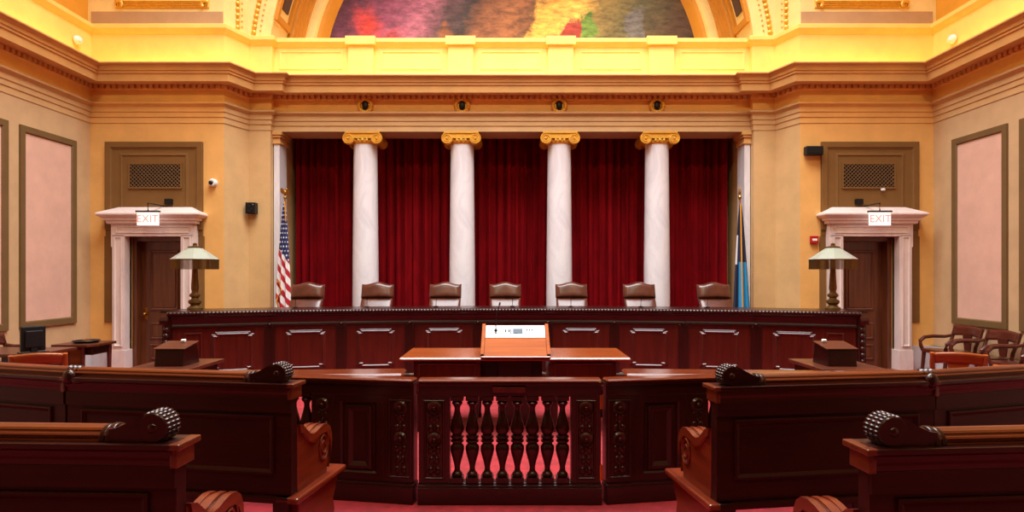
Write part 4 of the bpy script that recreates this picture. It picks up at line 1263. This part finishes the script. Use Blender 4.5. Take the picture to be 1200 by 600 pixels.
# ---------------------------------------------------------------- side furniture
def armchair(label, mat, loc, rz, group, arms=True):
    t = thing('armchair' if arms else 'side_chair', label, 'chair', loc, rz, group)
    # crest: curved plank
    W_ = .27 if arms else .215
    k = W_ / .27
    def crest(u, v):
        x = W_ * (2 * u - 1)
        return (x, .20 + .05 * (1 - (2 * u - 1) ** 2) + .05 * v, (.685 if arms else .715) + (.115 if arms else .085) * v + .02 * math.sin(u * PI) * v - .02 * (1 - v) * (2 * u - 1) ** 2)
    MB().grid(crest, 12, 4).build('crest', mat, t, smooth=70, solid=.028)
    MB().prism([(-.05, .46), (.05, .46), (.09, .715), (-.09, .715)], .225, .25, 'y').build('splat', mat, t, bevel=.004)
    for s_ in (-1, 1):
        MB().tube([(s_ * .27 * k, .255, .805), (s_ * .265 * k, .225, .70), (s_ * .25 * k, .17, .55), (s_ * .235 * k, .16, .44), (s_ * .235 * k, .20, .25), (s_ * .24 * k, .32, 0.0)], [.022, .024, .024, .026, .024, .018], 8).build('rear_leg', mat, t, smooth=True)
        MB().tube([(s_ * .235 * k, -.24, .42), (s_ * .235 * k, -.255, .25), (s_ * .235 * k, -.29, 0.0)], [.028, .026, .018], 8).build('front_leg', mat, t, smooth=True)
        if arms:
            MB().tube([(s_ * .262, .21, .67), (s_ * .275, .10, .645), (s_ * .285, -.08, .65), (s_ * .285, -.20, .635), (s_ * .28, -.265, .585), (s_ * .265, -.27, .52), (s_ * .245, -.24, .42)], [.02, .024, .027, .028, .028, .026, .024], 8).build('arm', mat, t, smooth=True)
    pillow(MB(), .50 * k, .42, lambda u: .475, lambda v: -.26, .02, .44).build('seat', mat, t, smooth=75)
    return t
armchair('dark armchair against the right wall, farthest of the row', M['chaird'], (6.42, 8.98, 0), -PI / 2, 'dark armchairs along the right wall')
armchair('dark armchair against the right wall, middle of the row', M['chaird'], (6.42, 8.33, 0), -PI / 2, 'dark armchairs along the right wall')
armchair('dark armchair cut by the right picture edge, nearest of the row', M['chaird'], (6.42, 7.68, 0), -PI / 2, 'dark armchairs along the right wall')
armchair('reddish brown armchair against the left wall behind the monitor', M['chaird'], (-6.40, 7.75, 0), PI / 2, None)
armchair('orange wooden chair seen from behind in front of the dark armchairs', M['chairw'], (4.52, 6.28, 0), PI - R(28), 'orange chairs at the side', False)
armchair('orange wooden chair mostly cut by the right picture edge', M['chairw'], (4.48, 5.42, 0), PI - R(28), 'orange chairs at the side', False)
armchair('orange wooden chair seen from behind beside the black monitor', M['chairw'], (-4.74, 6.22, 0), PI + R(28), 'orange chairs at the side', False)
armchair('orange wooden chair cut by the left picture edge', M['chairw'], (-4.98, 5.52, 0), PI + R(28), 'orange chairs at the side', False)
t = thing('clerk_desk', 'dark wooden side desk carrying the black monitor at the left edge', 'desk', (-5.72, 6.75, 0))
MB().box(-.55, .72, -.32, .32, .715, .75).build('desk_top', M['tabled'], t, bevel=.006)
for x in (-.36, .50):
    MB().box(x - .16, x + .16, -.28, .28, .06, .715).build('pedestal', M['mah'], t, bevel=.005)
    MB().box(x - .15, x + .15, -.26, .26, 0, .06).build('plinth', M['mah'], t)
t = thing('monitor', 'black computer monitor seen from behind on the side desk', 'monitor', (-5.11, 6.55, .75), R(56))
MB().box(-.11, .11, -.03, .02, .02, .285).prism([(-.08, .06), (.08, .06), (.08, .24), (-.08, .24)], -.055, -.03, 'y').build('case', M['black'], t, bevel=.01)
MB().box(-.10, .10, .02, .024, .04, .265).build('screen', M['dark'], t)
MB().box(-.03, .03, -.05, -.02, .0, .12).box(-.12, .12, -.10, .06, 0, .012).build('stand', M['black'], t, bevel=.004)
t = thing('hall_table', 'small brown wooden table beside the left marble doorway', 'table', (-5.53, 7.95, 0))
MB().prism([(-.26, -.24), (.20, -.24), (.26, -.10), (.26, .24), (-.26, .24)], .665, .70).build('table_top', M['tabled'], t, bevel=.006)
b = MB()
b.prism([(-.22, .665), (-.22, .36), (-.16, .36), (-.12, .42), (-.02, .44), (.04, .42), (.07, .36), (.12, .36), (.12, .665)], -.20, -.165, 'y')
b.build('apron', M['railtop'], t, bevel=.004)
MB().box(-.21, .21, -.16, .2, .56, .665).build('drawer_box', M['mah'], t, bevel=.004)
for x, y in ((-.20, -.18), (.10, -.18), (.20, .18), (-.20, .18)):
    MB().tube([(x, y, .665), (x, y, .3), (x, y, 0)], [.03, .024, .018], 8).build('leg', M['chaird'], t, smooth=True)
t = thing('serving_tray', 'round dark tray lying on the small hall table', 'tray', (-5.52, 7.97, .70))
MB().lathe([(0, 0), (.12, 0), (.16, .025), (.155, .03), (.115, .01), (0, .01)], n=28).build('dish', M['black'], t, smooth=True)
MB().lathe([(0, .01), (.05, .01), (.05, .03), (.012, .045), (0, .05)], n=18).build('knob', M['brass'], t, smooth=True)
